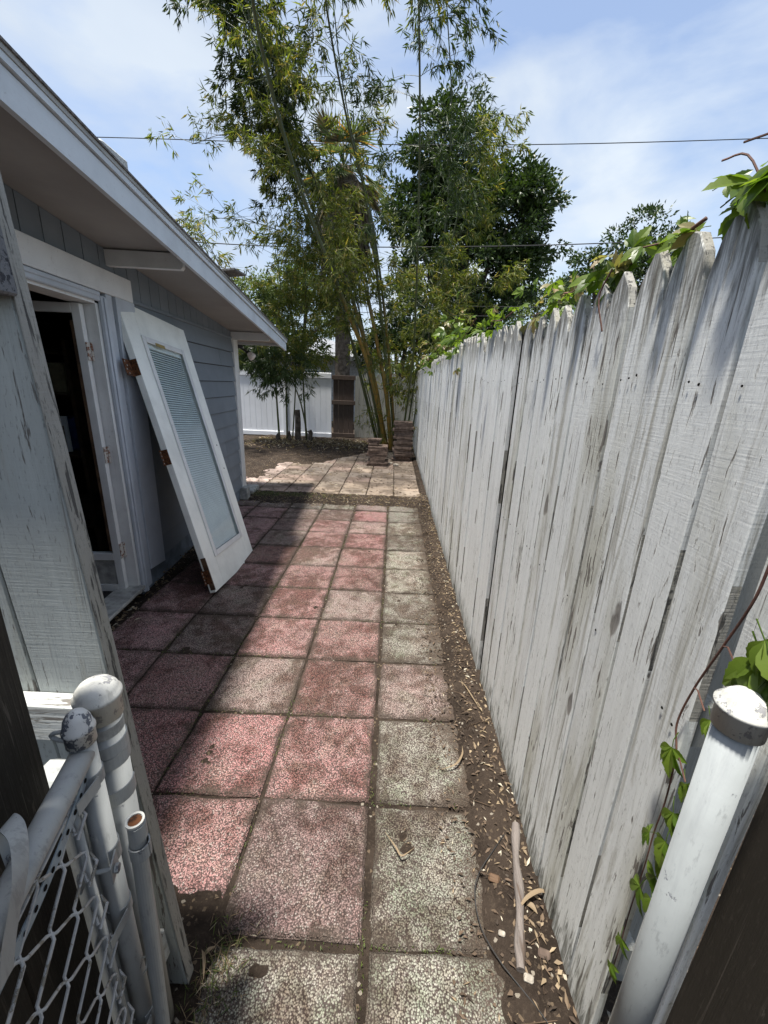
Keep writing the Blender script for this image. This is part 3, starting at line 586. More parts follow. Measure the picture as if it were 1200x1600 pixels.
# set-back painted strip + unpainted neighbour fence toward the camera
o = part('fence_board', xf((board_mesh('x', .092, 1.75, None, 5).vertices and [(v.co.x, v.co.y, v.co.z) for v in bpy.data.meshes['x'].vertices], [tuple(p.vertices) for p in bpy.data.meshes['x'].polygons]), lambda a, b, c: (a+FX+.024, b+.502, c)), M_fence, None, origin=(FX+.024, .502, 0))
tag(o, 'narrow painted board set back behind the right post and the creeper', 'fence board')
df2 = empty('dark_fence', (FX+.04, -.1, 0), 'dark unpainted board fence at the lower right behind the steel post', 'fence')
dbm = [board_mesh('board', .138, 1.76, M_darkwood, 140+k) for k in range(3)]
for k in range(8): inst('board', dbm[k % 3], df2, (FX+.03+(k % 2)*.004, .378-k*.1425, -.01), (0, 0, rr.uniform(-.02, .02)))
for z in (.4, 1.4): part('rail', box(FX+.054, FX+.09, -.7, .44, z-.045, z+.045, .003), M_darkwood, df2)

# steel post right
def cap_prof(r): return [(r, -.028), (r, 0), (r+.0035, .002), (r+.0035, .007), (r*.93, .010), (r*.86, .017), (r*.60, .025), (r*.25, .029), (.002, .030)]
t = empty('steel_post', (.466, .437, 0), 'round white painted steel post with a flat cap at the lower right beside the creeper', 'post')
part('tube', tube([(.474, .441, -.02), (.470, .441, 1.080)], .0258, 28), M_post, t, smooth=False, origin=(.466, .437, 0)); part('cap', lathe(cap_prof(.0290), (.470, .441, 1.092), 32), M_cap, t, origin=(.466, .437, 1.09), smooth=True)
for o in t.children:
    if o.name.startswith('tube'): o.data.polygons.foreach_set('use_smooth', [True]*len(o.data.polygons))

# ---------------------------------------------------------------- left board panel (back side with rails)
lean = -.052
def PL(x, y, z): return (x+lean*z, y, z)
pn = empty('board_panel', (-.52, .62, 0), 'peeling grey board fence panel seen from its rail side at the left edge', 'fence')
xr = -.454; k = 0
while xr > -1.5:
    wv = .146; bmh = board_mesh('board', wv-.004, 1.78, M_panel, 60+k, ear=.03, earh=.03, th=.02)
    V = [(v.co.x, v.co.y, v.co.z) for v in bmh.vertices]; Fb = [tuple(p.vertices) for p in bmh.polygons]
    VF = xf((V, Fb), lambda a, b, c: PL(xr-wv/2+b, .618+.030*(1 if k else 1)*a/.02+.0008*k, c))
    part('board', VF, [M_panel], pn, origin=PL(xr-wv/2, .618, 0)); xr -= wv; k += 1
# rough edge face of the end board
part('board_edge', xf(box(.0004, .0030, .0005, .0300, .0, 1.745, .0009), lambda x, y, z: PL(-.4562+x, .618+y, z)), M_endwood, pn, origin=PL(-.4562, .618, 0))
for z0, z1, mt, xe in ((.825, .905, M_rail, -.478), (.150, .236, M_rail, -.474), (1.575, 1.68, M_darkrail, -.443)):
    part('rail', xf(box(-1.48, xe, .580, .6165, z0, z1, .003), PL), mt, pn, origin=PL(-.6, .6, z0))
o = part('short_post', box(-.610, -.522, .505, .574, 0, .805, .014), M_pipe); tag(o, 'short white wooden post with a bright top behind the chain link gate', 'post')

# ---------------------------------------------------------------- left dark boards behind the gate
GD = np.array([.27, -.963, 0]); GN = np.array([-.963, -.27, 0])
def GP(u, o, z): return tuple(np.array([-.458, .484, 0])+GD*u+GN*o+np.array([0, 0, z]))
db = empty('dark_board_fence', GP(.4, .095, 0), 'dark brown bare board fence behind the chain link gate at the lower left', 'fence')
for k in range(7):
    u0 = -.035+k*.146
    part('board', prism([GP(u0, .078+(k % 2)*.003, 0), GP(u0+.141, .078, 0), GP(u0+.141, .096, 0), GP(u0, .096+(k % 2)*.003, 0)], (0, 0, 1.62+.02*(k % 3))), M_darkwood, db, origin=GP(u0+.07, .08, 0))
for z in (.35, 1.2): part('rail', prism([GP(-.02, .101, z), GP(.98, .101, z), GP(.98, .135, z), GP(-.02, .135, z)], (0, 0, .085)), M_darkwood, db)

# ---------------------------------------------------------------- chain link gate
gt_ = empty('chain_link_gate', GP(0, 0, 0), 'white painted chain link gate swung open at the lower left', 'gate')
part('upright', tube([GP(0, 0, .03), GP(0, 0, .952)], .0178, 24), M_pipe, gt_, smooth=True, origin=GP(0, 0, 0)); part('upright', tube([GP(1.0, 0, .03), GP(1.0, 0, .952)], .0178, 16), M_pipe, gt_, smooth=True, origin=GP(1, 0, 0))
def P2(u, z, o=0.): return GP(u, o, z)
part('top_rail', tube([P2(.006, .916), P2(.03, .916), P2(.5, .918), P2(.995, .915)], [.0172]*4, 24), M_pipe, gt_, smooth=True, origin=P2(.2, .916)); part('bottom_rail', tube([P2(.006, .07), P2(.995, .07)], .0165, 16), M_pipe, gt_, smooth=True)
part('cap', lathe([(.0205, -.022), (.0205, 0), (.0222, .001), (.0222, .006), (.0200, .010), (.0175, .022), (.0125, .031), (.006, .036), (.001, .0375)], GP(0, 0, .958), 28), M_cap2, gt_, smooth=True, origin=GP(0, 0, .96))
cl = part('ring_eye', tube([np.array(P2(-.0, .945, .020))+np.array([-.018*math.sin(a)*1.4, 0.004, .009*math.cos(a)]) for a in np.linspace(0, 2*math.pi, 14)], .0035, 8), M_pipe, gt_, smooth=True)
part('tension_bar', tube([P2(.048, .10, .006), P2(.048, .868, .006)], .0065, 12), M_pipe, gt_, smooth=True, origin=P2(.048, .5))
def ring(c, r, z0, z1, th=.0016, a0=0, a1=2*math.pi, n=26, lean_=0):
    V = []; Fc = []
    for i in range(n+1):
        a = a0+(a1-a0)*i/n
        for rr_, z in ((r, z0), (r+th, z0), (r+th, z1), (r, z1)): V.append((c[0]+rr_*math.cos(a), c[1]+rr_*math.sin(a), z))
    for i in range(n):
        for q in range(4): Fc.append((4*i+q, 4*i+(q+1) % 4, 4*(i+1)+(q+1) % 4, 4*(i+1)+q))
    return V, Fc
ga = math.atan2(GD[1], GD[0]); uc = P2(0, 0)
for z in (.868, .56, .24):
    tab = prism([P2(.015, z-.011, .0185), P2(.060, z-.011, .0150), P2(.060, z-.011, .0166), P2(.015, z-.011, .0201)], (0, 0, .022)); tab2 = prism([P2(.015, z-.011, -.0185), P2(.060, z-.011, -.0060), P2(.060, z-.011, -.0076), P2(.015, z-.011, -.0201)], (0, 0, .022))
    part('tension_band', join(ring(uc, .0182, z-.011, z+.011, .0016, ga+.45, ga+2*math.pi-.45), tab, tab2), M_pipe, gt_)
# clamp with bolt
zc = .700
cb = part('hinge_clamp', join(ring(uc, .0184, zc-.016, zc+.016, .002, ga+.5, ga+2*math.pi-.5), prism([P2(.015, zc-.016, .019), P2(.048, zc-.022, .022), P2(.048, zc-.022, .0245), P2(.015, zc-.016, .0215)], (0, 0, .034)), prism([P2(.015, zc-.016, -.019), P2(.046, zc-.018, -.021), P2(.046, zc-.018, -.0235), P2(.015, zc-.016, -.0215)], (0, 0, .034))), M_pipe, gt_)
part('bolt', join(tube([P2(.034, zc, -.030), P2(.034, zc, .030)], .0035, 8), lathe([(.0075, -.030), (.0075, -.024)], P2(.034, zc), 6, tuple(GN))), M_pipe, cb)
# woven mesh wires
a_ = .050; U0 = .055
cm = part('chain_link', tube([P2(.05, .875), P2(.99, .875)], .0022, 6), M_wire, gt_)
for i in range(18):
    pts = []
    zt_ = .880
    for k in range(16):
        u = U0+i*a_+(a_ if (k+i) % 2 else 0); z = zt_-k*.050-.004
        sgn = 1 if (k+i) % 2 else -1
        pts += [P2(u-sgn*.004, z+.0045, .0035), P2(u+sgn*.0008, z, 0), P2(u-sgn*.004, z-.0045, -.0035)]
    if i == 0: pts = [p for p in pts]
    part('mesh_wire', tube(pts, .0023, 6), M_wire, cm, origin=P2(U0+i*a_, .5))
for k in range(7):   # tie loops to the tension bar
    z = .84-k*.10; part('wire_tie', tube([P2(.066, z-.012, 0), P2(.046, z+.004, .014), P2(.036, z+.008, .004), P2(.046, z+.002, -.008), P2(.070, z-.016, -.004)], .0026, 6), M_wire, cm)
# perforated strap and fork latch
sp = spline([P2(.010, .893, -.004), P2(.035, .880, -.006), P2(.09, .862, -.004), P2(.16, .846, 0), P2(.26, .842, .004), P2(.40, .86, .004)], 8)
V = []; Fc = []; 
for i, p in enumerate(sp):
    for dz, do in ((-.009, 0), (.009, 0), (.009, .0016), (-.009, .0016)): V.append(tuple(p+GN*do+np.array([0, 0, dz])))
for i in range(len(sp)-1):
    for q in range(4): Fc.append((4*i+q, 4*i+(q+1) % 4, 4*(i+1)+(q+1) % 4, 4*(i+1)+q))
st_ = part('perforated_strap', (V, Fc), M_strap, gt_)
L_ = 0; hp = []
for i in range(1, len(sp)):
    L_ += np.linalg.norm(sp[i]-sp[i-1])
    if L_ > .017: L_ = 0; hp.append(lathe([(.0038, 0), (.0036, .0006)], tuple((sp[i]+sp[i-1])/2-GN*.0006), 10, tuple(-GN)))
part('strap_holes', join(*hp), M_hole, st_, kind='stuff')
fk = spline([P2(.150, .905, .020), P2(.140, .945, .026), P2(.150, .972, .012), P2(.172, .975, -.010), P2(.205, .955, -.024), P2(.235, .915, -.022), P2(.25, .88, -.02)], 8)
V = []; Fc = []
for i, p in enumerate(fk):
    wd = .011+.005*math.sin(i/len(fk)*3.1)
    for du, dn in ((-wd, 0), (wd, 0), (wd, .0025), (-wd, .0025)): V.append(tuple(p+GD*du*.9+GN*0+np.array([0, 0, dn+du*.25])))
for i in range(len(fk)-1):
    for q in range(4): Fc.append((4*i+q, 4*i+(q+1) % 4, 4*(i+1)+(q+1) % 4, 4*(i+1)+q))
part('fork_latch', (V, Fc+[(0, 1, 2, 3)]), M_pipe, gt_, origin=P2(.2, .95))

# terminal post with bands and the small open pipe
tp = empty('terminal_post', (-.472, .545, 0), 'thick white capped steel gate post behind the open gate', 'post')
pl = lambda z: (-.472-.020*(.97-z), .547+.01*(.97-z), z)
part('tube', tube([pl(-.02), pl(.945)], .0295, 28), M_pipe, tp, smooth=True, origin=pl(0)); part('cap', lathe([(.0325, -.036), (.0325, 0), (.0358, .002), (.0358, .008), (.0325, .011), (.031, .018), (.024, .027), (.012, .0325), (.001, .034)], pl(.962), 32), M_cap, tp, smooth=True, origin=pl(.96))
part('worn_band', ring(pl(.905), .0299, .895, .915, .0004), M_conc, tp)
for z in (.868, .842): part('brace_band', ring(pl(z), .0300, z-.012, z+.012, .0022), M_pipe, tp)
sp0 = np.array(CC+ray(211, 1283)*.665); sp1 = sp0+np.array([-.040, .010, -sp0[2]+.02])
o_ = part('hinge_pipe', join(tube([sp1, sp0], .0125, 20)), M_pipe, tp, smooth=False, origin=tuple(sp0)); part('rim', ring(sp0, .0108, sp0[2]-.001, sp0[2]+.003, .0035), M_cap, o_); part('rust_core', lathe([(.0105, 0), (.010, .0016)], tuple(sp0), 16), M_rust, o_)
part('clamp_strap', ring(sp0, .0130, sp0[2]-.034, sp0[2]-.004, .002, -1.2, 2.6), M_pipe, tp); part('clamp_strap', ring(pl(sp0[2]-.02), .0298, sp0[2]-.034, sp0[2]-.004, .002, -2.2, .6), M_pipe, tp); part('clamp_strap', ring(sp0, .0142, sp0[2]-.075, sp0[2]-.048, .0022, 0, 6.2), M_pipe, tp)
hw = spline([np.array(GP(0, -.019, .40)), np.array(GP(.010, -.030, .415)), np.array(GP(.016, -.028, .395)), np.array(GP(.012, -.020, .375))], 5); part('wire_hook', tube(hw, .0015, 6), M_cap, gt_)

# ---------------------------------------------------------------- pavers in stacks
def stack(cx, cy, n, s, name_, ordn, lab, th0=.048, seed=0, ztop=None):
    r = random.Random(seed); z = 0.
    for k in range(n):
        th = th0*r.uniform(.9, 1.1); w_ = s*r.uniform(.92, 1.02); d_ = s*r.uniform(.9, 1.0)
        if r.random() < .22: w_ *= .75
        a = r.uniform(-.10, .10); jx, jy = r.uniform(-.022, .022), r.uniform(-.02, .02)
        VF = box(-w_/2, w_/2, -d_/2, d_/2, 0, th-.002, .005)
        VF = ([(x*math.cos(a)-y_*math.sin(a)+r.uniform(-.003, .003), x*math.sin(a)+y_*math.cos(a)+r.uniform(-.003, .003), zz) for x, y_, zz in VF[0]], VF[1])
        o = bpy.data.objects.new('stacked_paver', mkmesh('stacked_paver', VF[0], VF[1], M_brick)); COL.objects.link(o); o.location = (cx+jx, cy+jy, z+.001); z += th
        tag(o, lab % ordn(k, n), 'paver', name_)
    return z
ORD = ['first', 'second', 'third', 'fourth', 'fifth', 'sixth', 'seventh', 'eighth', 'ninth', 'tenth', 'eleventh', 'twelfth', 'thirteenth', 'fourteenth', 'fifteenth', 'sixteenth', 'seventeenth']
o1 = lambda k, n: 'bottom' if k == 0 else 'topmost' if k == n-1 else ORD[k]+' from the ground'
stack(-.27, 7.88, 8, .39, 'pavers in the short stack', o1, 'brown paver, %s in the short stack on the patio', .047, 3)
stack(.215, 8.50, 16, .385, 'pavers in the tall stack', o1, 'dark brown paver, %s in the tall stack by the fence', .0485, 8)
for i, (dx, dy, w_, zz, lb) in enumerate(((-.08, -.05, .17, .377, 'lowest broken paver piece on top of the short stack'), (-.09, -.03, .24, .417, 'middle broken paver piece on top of the short stack'), (-.06, -.04, .24, .457, 'topmost pale paver piece on the short stack'))):
    o = part('paver_piece', xf(box(-w_/2, w_/2, -.09, .10, 0, .037, .006), lambda x, y_, z: (-.27+dx+x+y_*.15, 7.88+dy+y_-x*.12, zz+z+.004*(i+1))), M_brick); tag(o, lb, 'paver piece', 'broken pieces on the short stack')
o = part('stone_chunk', box(.03, .14, 7.75, 7.83, 0, .045, .012), M_stone); tag(o, 'white stone chunk on the patio between the two paver stacks', 'stone')
o = part('stone_chunk', box(-.05, .02, 7.92, 7.98, 0, .04, .012), M_stone); tag(o, 'smaller pale stone just behind the white chunk near the stacks', 'stone')

# ---------------------------------------------------------------- back fences and neighbours
YB = 11.55
vf = empty('vinyl_fence', (-3, YB, 0), 'white vinyl privacy fence across the back of the yard', 'fence')
vx1 = -1.72; bays = [(-6.9, -5.02), (-4.9, -3.06), (-2.94, vx1)]
for a, b in bays:
    pb = part('panel', box(a, b, YB+.012, YB+.03, .14, 1.60), M_vinyl, vf)
    x = a
    while x < b-.01:
        e = min(x+.150, b); part('slat', box(x+.0022, e-.0022, YB+.004, YB+.0115, .145, 1.595), M_vinyl, pb, origin=(x, YB, 0)); x += .154
    part('rail', box(a, b, YB-.022, YB+.045, .02, .139, .006), M_vinyl, vf); part('rail', box(a, b, YB-.022, YB+.045, 1.601, 1.74, .006), M_vinyl, vf)
for x in (-4.96, -3.00): part('post', join(box(x-.058, x+.058, YB-.045, YB+.07, 0, 1.80, .004), box(x-.068, x+.068, YB-.055, YB+.08, 1.801, 1.83, .008)), M_vinyl, vf)
wf = empty('weathered_fence', (0, YB+.1, 0), 'mossy grey board fence at the back behind the bamboo', 'fence')
wbm = [board_mesh('board', .135, 1.78, M_backfence, 170+k) for k in range(4)]
for k in range(17):
    o = inst('board', wbm[k % 4], wf, (-1.02+k*.142, YB+.16, -.01), (0, 0, math.pi/2+rr.uniform(-.03, .03)), (1, 1, rr.uniform(.95, 1.02)))
    o.rotation_euler.z += 0
part('rail', box(-1.1, 1.3, YB+.19, YB+.23, 1.4, 1.49), M_backfence, wf); part('rail', box(-1.1, 1.3, YB+.19, YB+.23, .3, .39), M_backfence, wf)
dg = empty('dark_gate_panel', (-1.4, YB-.05, 0), 'narrow dark brown board panel between the white and grey back fences', 'gate')
for k in range(4): part('board', box(-1.66+k*.142, -1.66+k*.142+.135, YB-.03, YB-.01, .02, 1.66+.0*k, .003), M_brownwood, dg, origin=(-1.6+k*.142, YB, 0))
for z in (.05, .93, 1.58): part('rail', box(-1.70, -1.06, YB-.07, YB-.031, z, z+.11, .004), M_brownwood, dg)
# neighbour houses
nh = empty('neighbour_house', (-4.5, 19, 0), 'pale neighbour house with a low grey hip roof beyond the vinyl fence', 'house')
part('wall', box(-12, -1.0, 17.2, 24, 0, 2.35), M_wall, nh)
part('fascia', box(-12.45, -.55, 16.75, 24.45, 2.351, 2.48), M_vinyl, nh)
part('roof', ([(-12.5, 16.7, 2.481), (-.5, 16.7, 2.481), (-.5, 24.5, 2.481), (-12.5, 24.5, 2.481), (-9.4, 20.6, 3.55), (-3.6, 20.6, 3.55)], [(0, 1, 5, 4), (1, 2, 5), (2, 3, 4, 5), (3, 0, 4), (3, 2, 1, 0)]), M_roofg, nh)
wn = part('window', box(-4.2, -3.0, 17.16, 17.199, 1.1, 2.0), M_vinyl, nh); part('pane', box(-4.13, -3.07, 17.14, 17.159, 1.17, 1.93), M_blue, wn)
n2_ = empty('tile_roof_house', (-4, 32, 0), 'distant house with an orange tile roof glimpsed behind the bamboo', 'house')
part('wall', box(-7.5, -1.2, 30, 38, 0, 2.5), M_wall, n2_); part('roof', ([(-8, 29.5, 2.501), (-.9, 29.5, 2.501), (-.9, 38.5, 2.501), (-8, 38.5, 2.501), (-5.5, 34, 3.6), (-3.4, 34, 3.6)], [(0, 1, 5, 4), (1, 2, 5), (2, 3, 4, 5), (3, 0, 4), (3, 2, 1, 0)]), M_roofr, n2_)
n3 = empty('right_neighbour_house', (10, 12, 0), 'low white walled neighbour house beyond the right hand fence', 'house')
part('wall', box(4.5, 14, 9, 20, 0, 2.2), M_wall, n3); part('fascia', box(4.1, 14.4, 8.6, 20.4, 2.201, 2.33), M_vinyl, n3); part('roof', ([(4, 8.5, 2.331), (14.5, 8.5, 2.331), (14.5, 20.5, 2.331), (4, 20.5, 2.331), (9.2, 12, 2.95), (9.2, 17, 2.95)], [(0, 1, 4), (1, 2, 5, 4), (2, 3, 5), (3, 0, 4, 5), (3, 2, 1, 0)]), M_roofg, n3)

# power lines
def cable(pts, Y, r, lab):
    P = spline([atY(px, py, Y) for px, py in pts], 6); o = part('power_line', tube(P, r, 5), M_cable); tag(o, lab, 'power line')
cable([(-400, 205), (140, 214), (480, 224), (820, 226), (1200, 216), (1700, 195)], 17.5, .014, 'upper thin power line crossing the whole sky behind the bamboo')
cable([(-300, 330), (300, 378), (560, 386), (890, 382), (1300, 362), (1700, 340)], 15.5, .016, 'thicker black power line crossing at mid height behind the bamboo')
cable([(-200, 440), (400, 466), (700, 478), (1000, 478), (1500, 465)], 16.0, .009, 'third power line, just above the lowest one, behind the trees')
cable([(-200, 455), (400, 480), (700, 493), (1000, 492), (1500, 480)], 16.2, .009, 'lowest power line passing behind the trees')
#==VEG==
# ---------------------------------------------------------------- bamboo
def rv(): return rng.normal(size=3)
def tri_tubes(segs):
    """many thin 3-sided twigs: segs = list of (p, q, r0, r1)"""
    S = np.array([(*p, *q, a, b) for p, q, a, b in segs]); p, q, r0, r1 = S[:, :3], S[:, 3:6], S[:, 6:7], S[:, 7:8]
    d = q-p; d /= np.linalg.norm(d, axis=1)[:, None]+1e-9; a = np.cross(d, [.13, .2, 1.]); a /= np.linalg.norm(a, axis=1)[:, None]+1e-9; b = np.cross(d, a)
    V = []
    for k in range(3):
        an = 2*math.pi*k/3; o = a*math.cos(an)+b*math.sin(an); V += [p+o*r0, q+o*r1]
    V = np.stack(V, 1).reshape(-1, 3); i = np.arange(len(S))*6
    return V, np.concatenate([np.stack([i+0, i+2, i+3, i+1], 1), np.stack([i+2, i+4, i+5, i+3], 1), np.stack([i+4, i+0, i+1, i+5], 1)])
class Plant:
    def __init__(s): s.P, s.D, s.L, s.W, s.T = [], [], [], [], []
    def cluster(s, p, d, n, l, wd, droop=.55):
        for _ in range(n):
            dd = d*.55+rv()*.42+np.array([0, 0, -droop]); s.P.append(p+rv()*.02); s.D.append(dd); s.L.append(l*rng.uniform(.6, 1.2)); s.W.append(wd*rng.uniform(.7, 1.15))
    def branch(s, p, d, ln, r0=.004, step=.13, leaf=.145, wd=.023, start=.2, n=7, up=-.55, droop=.55, dens=1.):
        d = np.array(d)/np.linalg.norm(d); k = max(3, int(ln/step)); q = p
        for i in range(k):
            d = d+np.array([0, 0, up])*(step)*1.0+rv()*.07; d /= np.linalg.norm(d); q2 = q+d*step
            s.T.append((q, q2, r0*(1-i/k)+.0012, r0*(1-(i+1)/k)+.001)); q = q2
            if i/k >= start and rng.random() < dens:
                for _ in range(rng.integers(2, 5)):
                    td = d+rv()*.6; td /= np.linalg.norm(td); tl = rng.uniform(.05, .22); e = q+td*tl; s.T.append((q, e, .0015, .0008)); s.cluster(e, td, rng.integers(max(2, n-3), n+2), leaf, wd, droop)
        s.cluster(q, d, n+1, leaf, wd, droop)
    def build(s, root, mat, stem_mat=None):
        V, Fq = leaves_mesh(np.array(s.P), np.array(s.D), np.array(s.L), np.array(s.W)); part('foliage', (V, Fq), mat, root)
        if s.T: part('twigs', tri_tubes(s.T), stem_mat or M_culmg, root, kind='stuff')
def culm(root, pts, Y0, Y1, r0, r1, mat, plant, h0=1., h1=99, dens=1., bl=(.5, 1.2), side=None, n=8, leaf=.155, wd=.024, every=.24, up=-.55, bprob=1.):
    P = [atY(px, py, Y0+(Y1-Y0)*i/(len(pts)-1)) for i, (px, py) in enumerate(pts)]; P[0][2] = -.02
    S = spline(P, 7); S = [p for p in S]; rad = [r0+(r1-r0)*(i/(len(S)-1))**.6 for i in range(len(S))]
    part('culm', tube(S, [q_*(1.25 if mat is M_culmy else .95) for q_ in rad], 9), mat, root, smooth=True, origin=tuple(S[0]))
    acc = 0
    for i in range(1, len(S)):
        seg = S[i]-S[i-1]; L = np.linalg.norm(seg); t = -acc
        while t+every < L:
            t += every; p = S[i-1]+seg*t/L
            if h0 < p[2] < h1 and rng.random() < bprob:
                for _ in range(rng.integers(2, 5)):
                    a = rng.uniform(0, 2*math.pi) if side is None or rng.random() < .35 else side+rng.normal()*.7
                    d = np.array([math.cos(a), math.sin(a)*.9, rng.uniform(.1, .9)]); plant.branch(p, d, rng.uniform(*bl), leaf=leaf, wd=wd, n=n, dens=dens, up=up)
        acc = L-t
    return S
bA = empty('bamboo_clump', (-.15, 9.9, 0), 'tall golden stemmed bamboo clump beside the right fence, arching up out of the photo', 'bamboo')
pA = Plant()
LF = math.pi; RT = 0
culm(bA, [(606, 692), (578, 580), (545, 490), (482, 330), (442, 205), (408, 70), (385, -60), (370, -170), (380, -420), (430, -800)], 9.9, 5.9, .046, .012, M_culmy, pA, 2.3, dens=.7, bl=(.5, 1.25), every=.30)
culm(bA, [(600, 692), (566, 540), (520, 415), (478, 300), (430, 180), (395, 60), (380, -60)], 10., 8.2, .034, .010, M_culmg, pA, 3.2, dens=.6, bl=(.4, 1.0), every=.34)
culm(bA, [(612, 692), (598, 520), (575, 330), (545, 200), (518, 60), (500, -60), (480, -180), (490, -420), (520, -760)], 9.8, 6.2, .030, .010, M_culmg, pA, 3.4, dens=.4, bl=(.4, .9), every=.34)
culm(bA, [(618, 692), (606, 540), (590, 400), (572, 300), (548, 240)], 9.9, 9.0, .040, .008, M_culmy, pA, 1.6, dens=.3, bl=(.3, .7), every=.4, bprob=.4)
culm(bA, [(632, 692), (662, 520), (700, 400), (722, 300), (738, 210), (760, 190)], 10., 9., .024, .006, M_culmg, pA, 1.2, dens=.8, bl=(.4, .95), side=.2)
culm(bA, [(640, 692), (658, 600), (694, 510), (738, 455), (775, 450)], 9.9, 8.9, .018, .005, M_culmg, pA, .8, dens=.9, bl=(.4, .8))
culm(bA, [(596, 692), (560, 560), (512, 440), (450, 370), (385, 345), (330, 340)], 10.1, 9.0, .018, .004, M_culmg, pA, 1.6, dens=.5, bl=(.35, .8), n=5)
culm(bA, [(598, 692), (552, 480), (500, 330), (430, 240), (360, 210), (300, 225)], 10.1, 8.6, .018, .004, M_culmg, pA, 3.2, dens=.5, bl=(.3, .7), n=5)
culm(bA, [(590, 692), (555, 560), (510, 380), (450, 240), (390, 190)], 10.3, 9., .020, .005, M_culmg, pA, 3., dens=.6, bl=(.4, .9), n=5)
for k in range(26):   # twiggy low growth round the base
    x, y = -.15+rng.normal()*.45, 9.9+rng.normal()*.3; p = np.array([x, y, rng.uniform(.2, 2.2)]); a = rng.uniform(0, 6.28)
    pA.branch(p, (math.cos(a), math.sin(a), rng.uniform(0, 1)), rng.uniform(.4, 1.0), n=5, dens=.8)
culm(bA, [(603, 692), (588, 610), (566, 520), (540, 430)], 9.8, 9.2, .052, .030, M_culmy, pA, 2.4, dens=.3, bprob=.4)
culm(bA, [(612, 692), (604, 620), (590, 540), (572, 450)], 9.7, 9.3, .048, .028, M_culmy, pA, 2.4, dens=.3, bprob=.4)
for k in range(30):   # arching tips high over the patio
    p = np.array([rng.uniform(-2.2, .9), rng.uniform(3.2, 7.4), 0]); p[2] = rng.uniform(6.3, 7.6); a = rng.uniform(0, 6.28); pA.branch(p, (math.cos(a), math.sin(a), .1), rng.uniform(.7, 1.4), n=7, dens=.9)
for k in range(34):   # fluffy low growth right of the culms
    p = atY(rng.uniform(590, 720), rng.uniform(400, 590), rng.uniform(9.2, 10.4)); a = rng.uniform(0, 6.28); pA.branch(p, (math.cos(a), math.sin(a), rng.uniform(-.3, .8)), rng.uniform(.5, 1.2), n=6, dens=.8)
pA.build(bA, M_bleaf)
bD = empty('bamboo_culms', (-.45, 10.2, 0), 'dark leaved bamboo culms behind the golden clump, bending to the upper left', 'bamboo')
pD = Plant()
culm(bD, [(592, 692), (540, 500), (462, 300), (392, 130), (350, 20), (322, -60), (300, -150)], 10.4, 8.6, .032, .010, M_culmg, pD, 4.9, dens=1., bl=(.4, .85), n=10, up=-1.2, every=.15, leaf=.17, wd=.026)
culm(bD, [(596, 692), (560, 480), (480, 250), (430, 100), (385, -20), (360, -120)], 10.4, 8.6, .028, .010, M_culmg, pD, 5.2, dens=1., bl=(.35, .8), n=9, up=-1.1, every=.15, leaf=.17, wd=.026)
culm(bD, [(640, 692), (690, 400), (705, 200), (700, 40), (690, -80)], 10.4, 8.6, .024, .008, M_culmg, pD, 4.2, dens=.6, bl=(.5, 1.0), n=7, up=-.9, every=.45, side=.3)
culm(bD, [(626, 692), (645, 560), (652, 400), (656, 200), (654, 0), (648, -140), (640, -420), (620, -800)], 9.7, 5.6, .028, .010, M_culmg, pD, 3.6, dens=.65, bl=(.45, 1.15), side=.1, every=.26, n=7, up=-.9)
culm(bD, [(618, 692), (600, 520), (578, 330), (548, 200), (530, 90), (520, 0), (500, -120)], 9.8, 8.2, .020, .008, M_culmg, pD, 5.2, dens=.8, bl=(.4, .9), every=.3, n=8, up=-.9)
pD.build(bD, M_bleaf2)
bB = empty('bamboo_grove', (-2.6, 10.75, 0), 'small grove of slender green bamboo stems in front of the white vinyl fence', 'bamboo')
pB = Plant()
for pts, rr0 in (([(437, 692), (431, 600), (430, 530), (438, 450), (430, 390)], .032), ([(449, 692), (447, 600), (448, 520), (456, 440), (470, 380)], .028), ([(457, 690), (462, 600), (464, 520), (480, 450), (500, 410)], .022), ([(479, 690), (474, 600), (472, 540), (478, 450), (470, 360)], .030)):
    culm(bB, pts, 10.75, 10.2, rr0, .008, M_culmg, pB, 1.55, dens=.85, bl=(.4, 1.0), n=6, every=.28)
for k in range(9):
    p = atY(rng.uniform(400, 520), rng.uniform(470, 560), rng.uniform(9.9, 10.7)); a = rng.uniform(0, 6.28); pB.branch(p, (math.cos(a), math.sin(a), rng.uniform(-.2, .6)), rng.uniform(.4, .9), n=6)
pB.build(bB, M_bleaf)
bC = empty('leaning_bamboo', (-2.3, 10.9, 0), 'single dark bamboo stem leaning left with drooping foliage before the white fence', 'bamboo')
pC = Plant()
S = culm(bC, [(482, 692), (470, 630), (452, 585), (430, 540), (408, 500), (385, 470)], 10.9, 9.6, .026, .008, M_culmg, pC, 1.4, dens=.9, bl=(.5, .9), n=7, every=.22, up=-.9, side=math.pi)
for k in range(95):
    t_ = rng.random(); p = atY(388+66*t_+rng.normal()*14, 522+75*t_*rng.random()+rng.uniform(-8, 25), rng.uniform(9.7, 10.3)); pC.branch(p, (-.6+rng.normal()*.5, rng.normal()*.5, rng.uniform(-.8, .1)), rng.uniform(.25, .5), n=8, up=-.9, leaf=.14)
pC.build(bC, M_bleaf2)
bE = empty('bamboo_spray', atY(300, 430, 8.8)*np.array([1, 1, 0]), 'thin bamboo spray rising from behind the roof edge', 'bamboo')
pE = Plant()
culm(bE, [(352, 680), (358, 560), (352, 450), (328, 385), (300, 350)], 8.9, 8.2, .018, .005, M_culmg, pE, 1.9, dens=.8, bl=(.3, .8), n=5, every=.22)
culm(bE, [(335, 690), (330, 560), (315, 430), (290, 375), (268, 345)], 8.6, 8.0, .016, .004, M_culmg, pE, 1.9, dens=.8, bl=(.25, .6), n=5, every=.22)
pE.build(bE, M_bleaf)
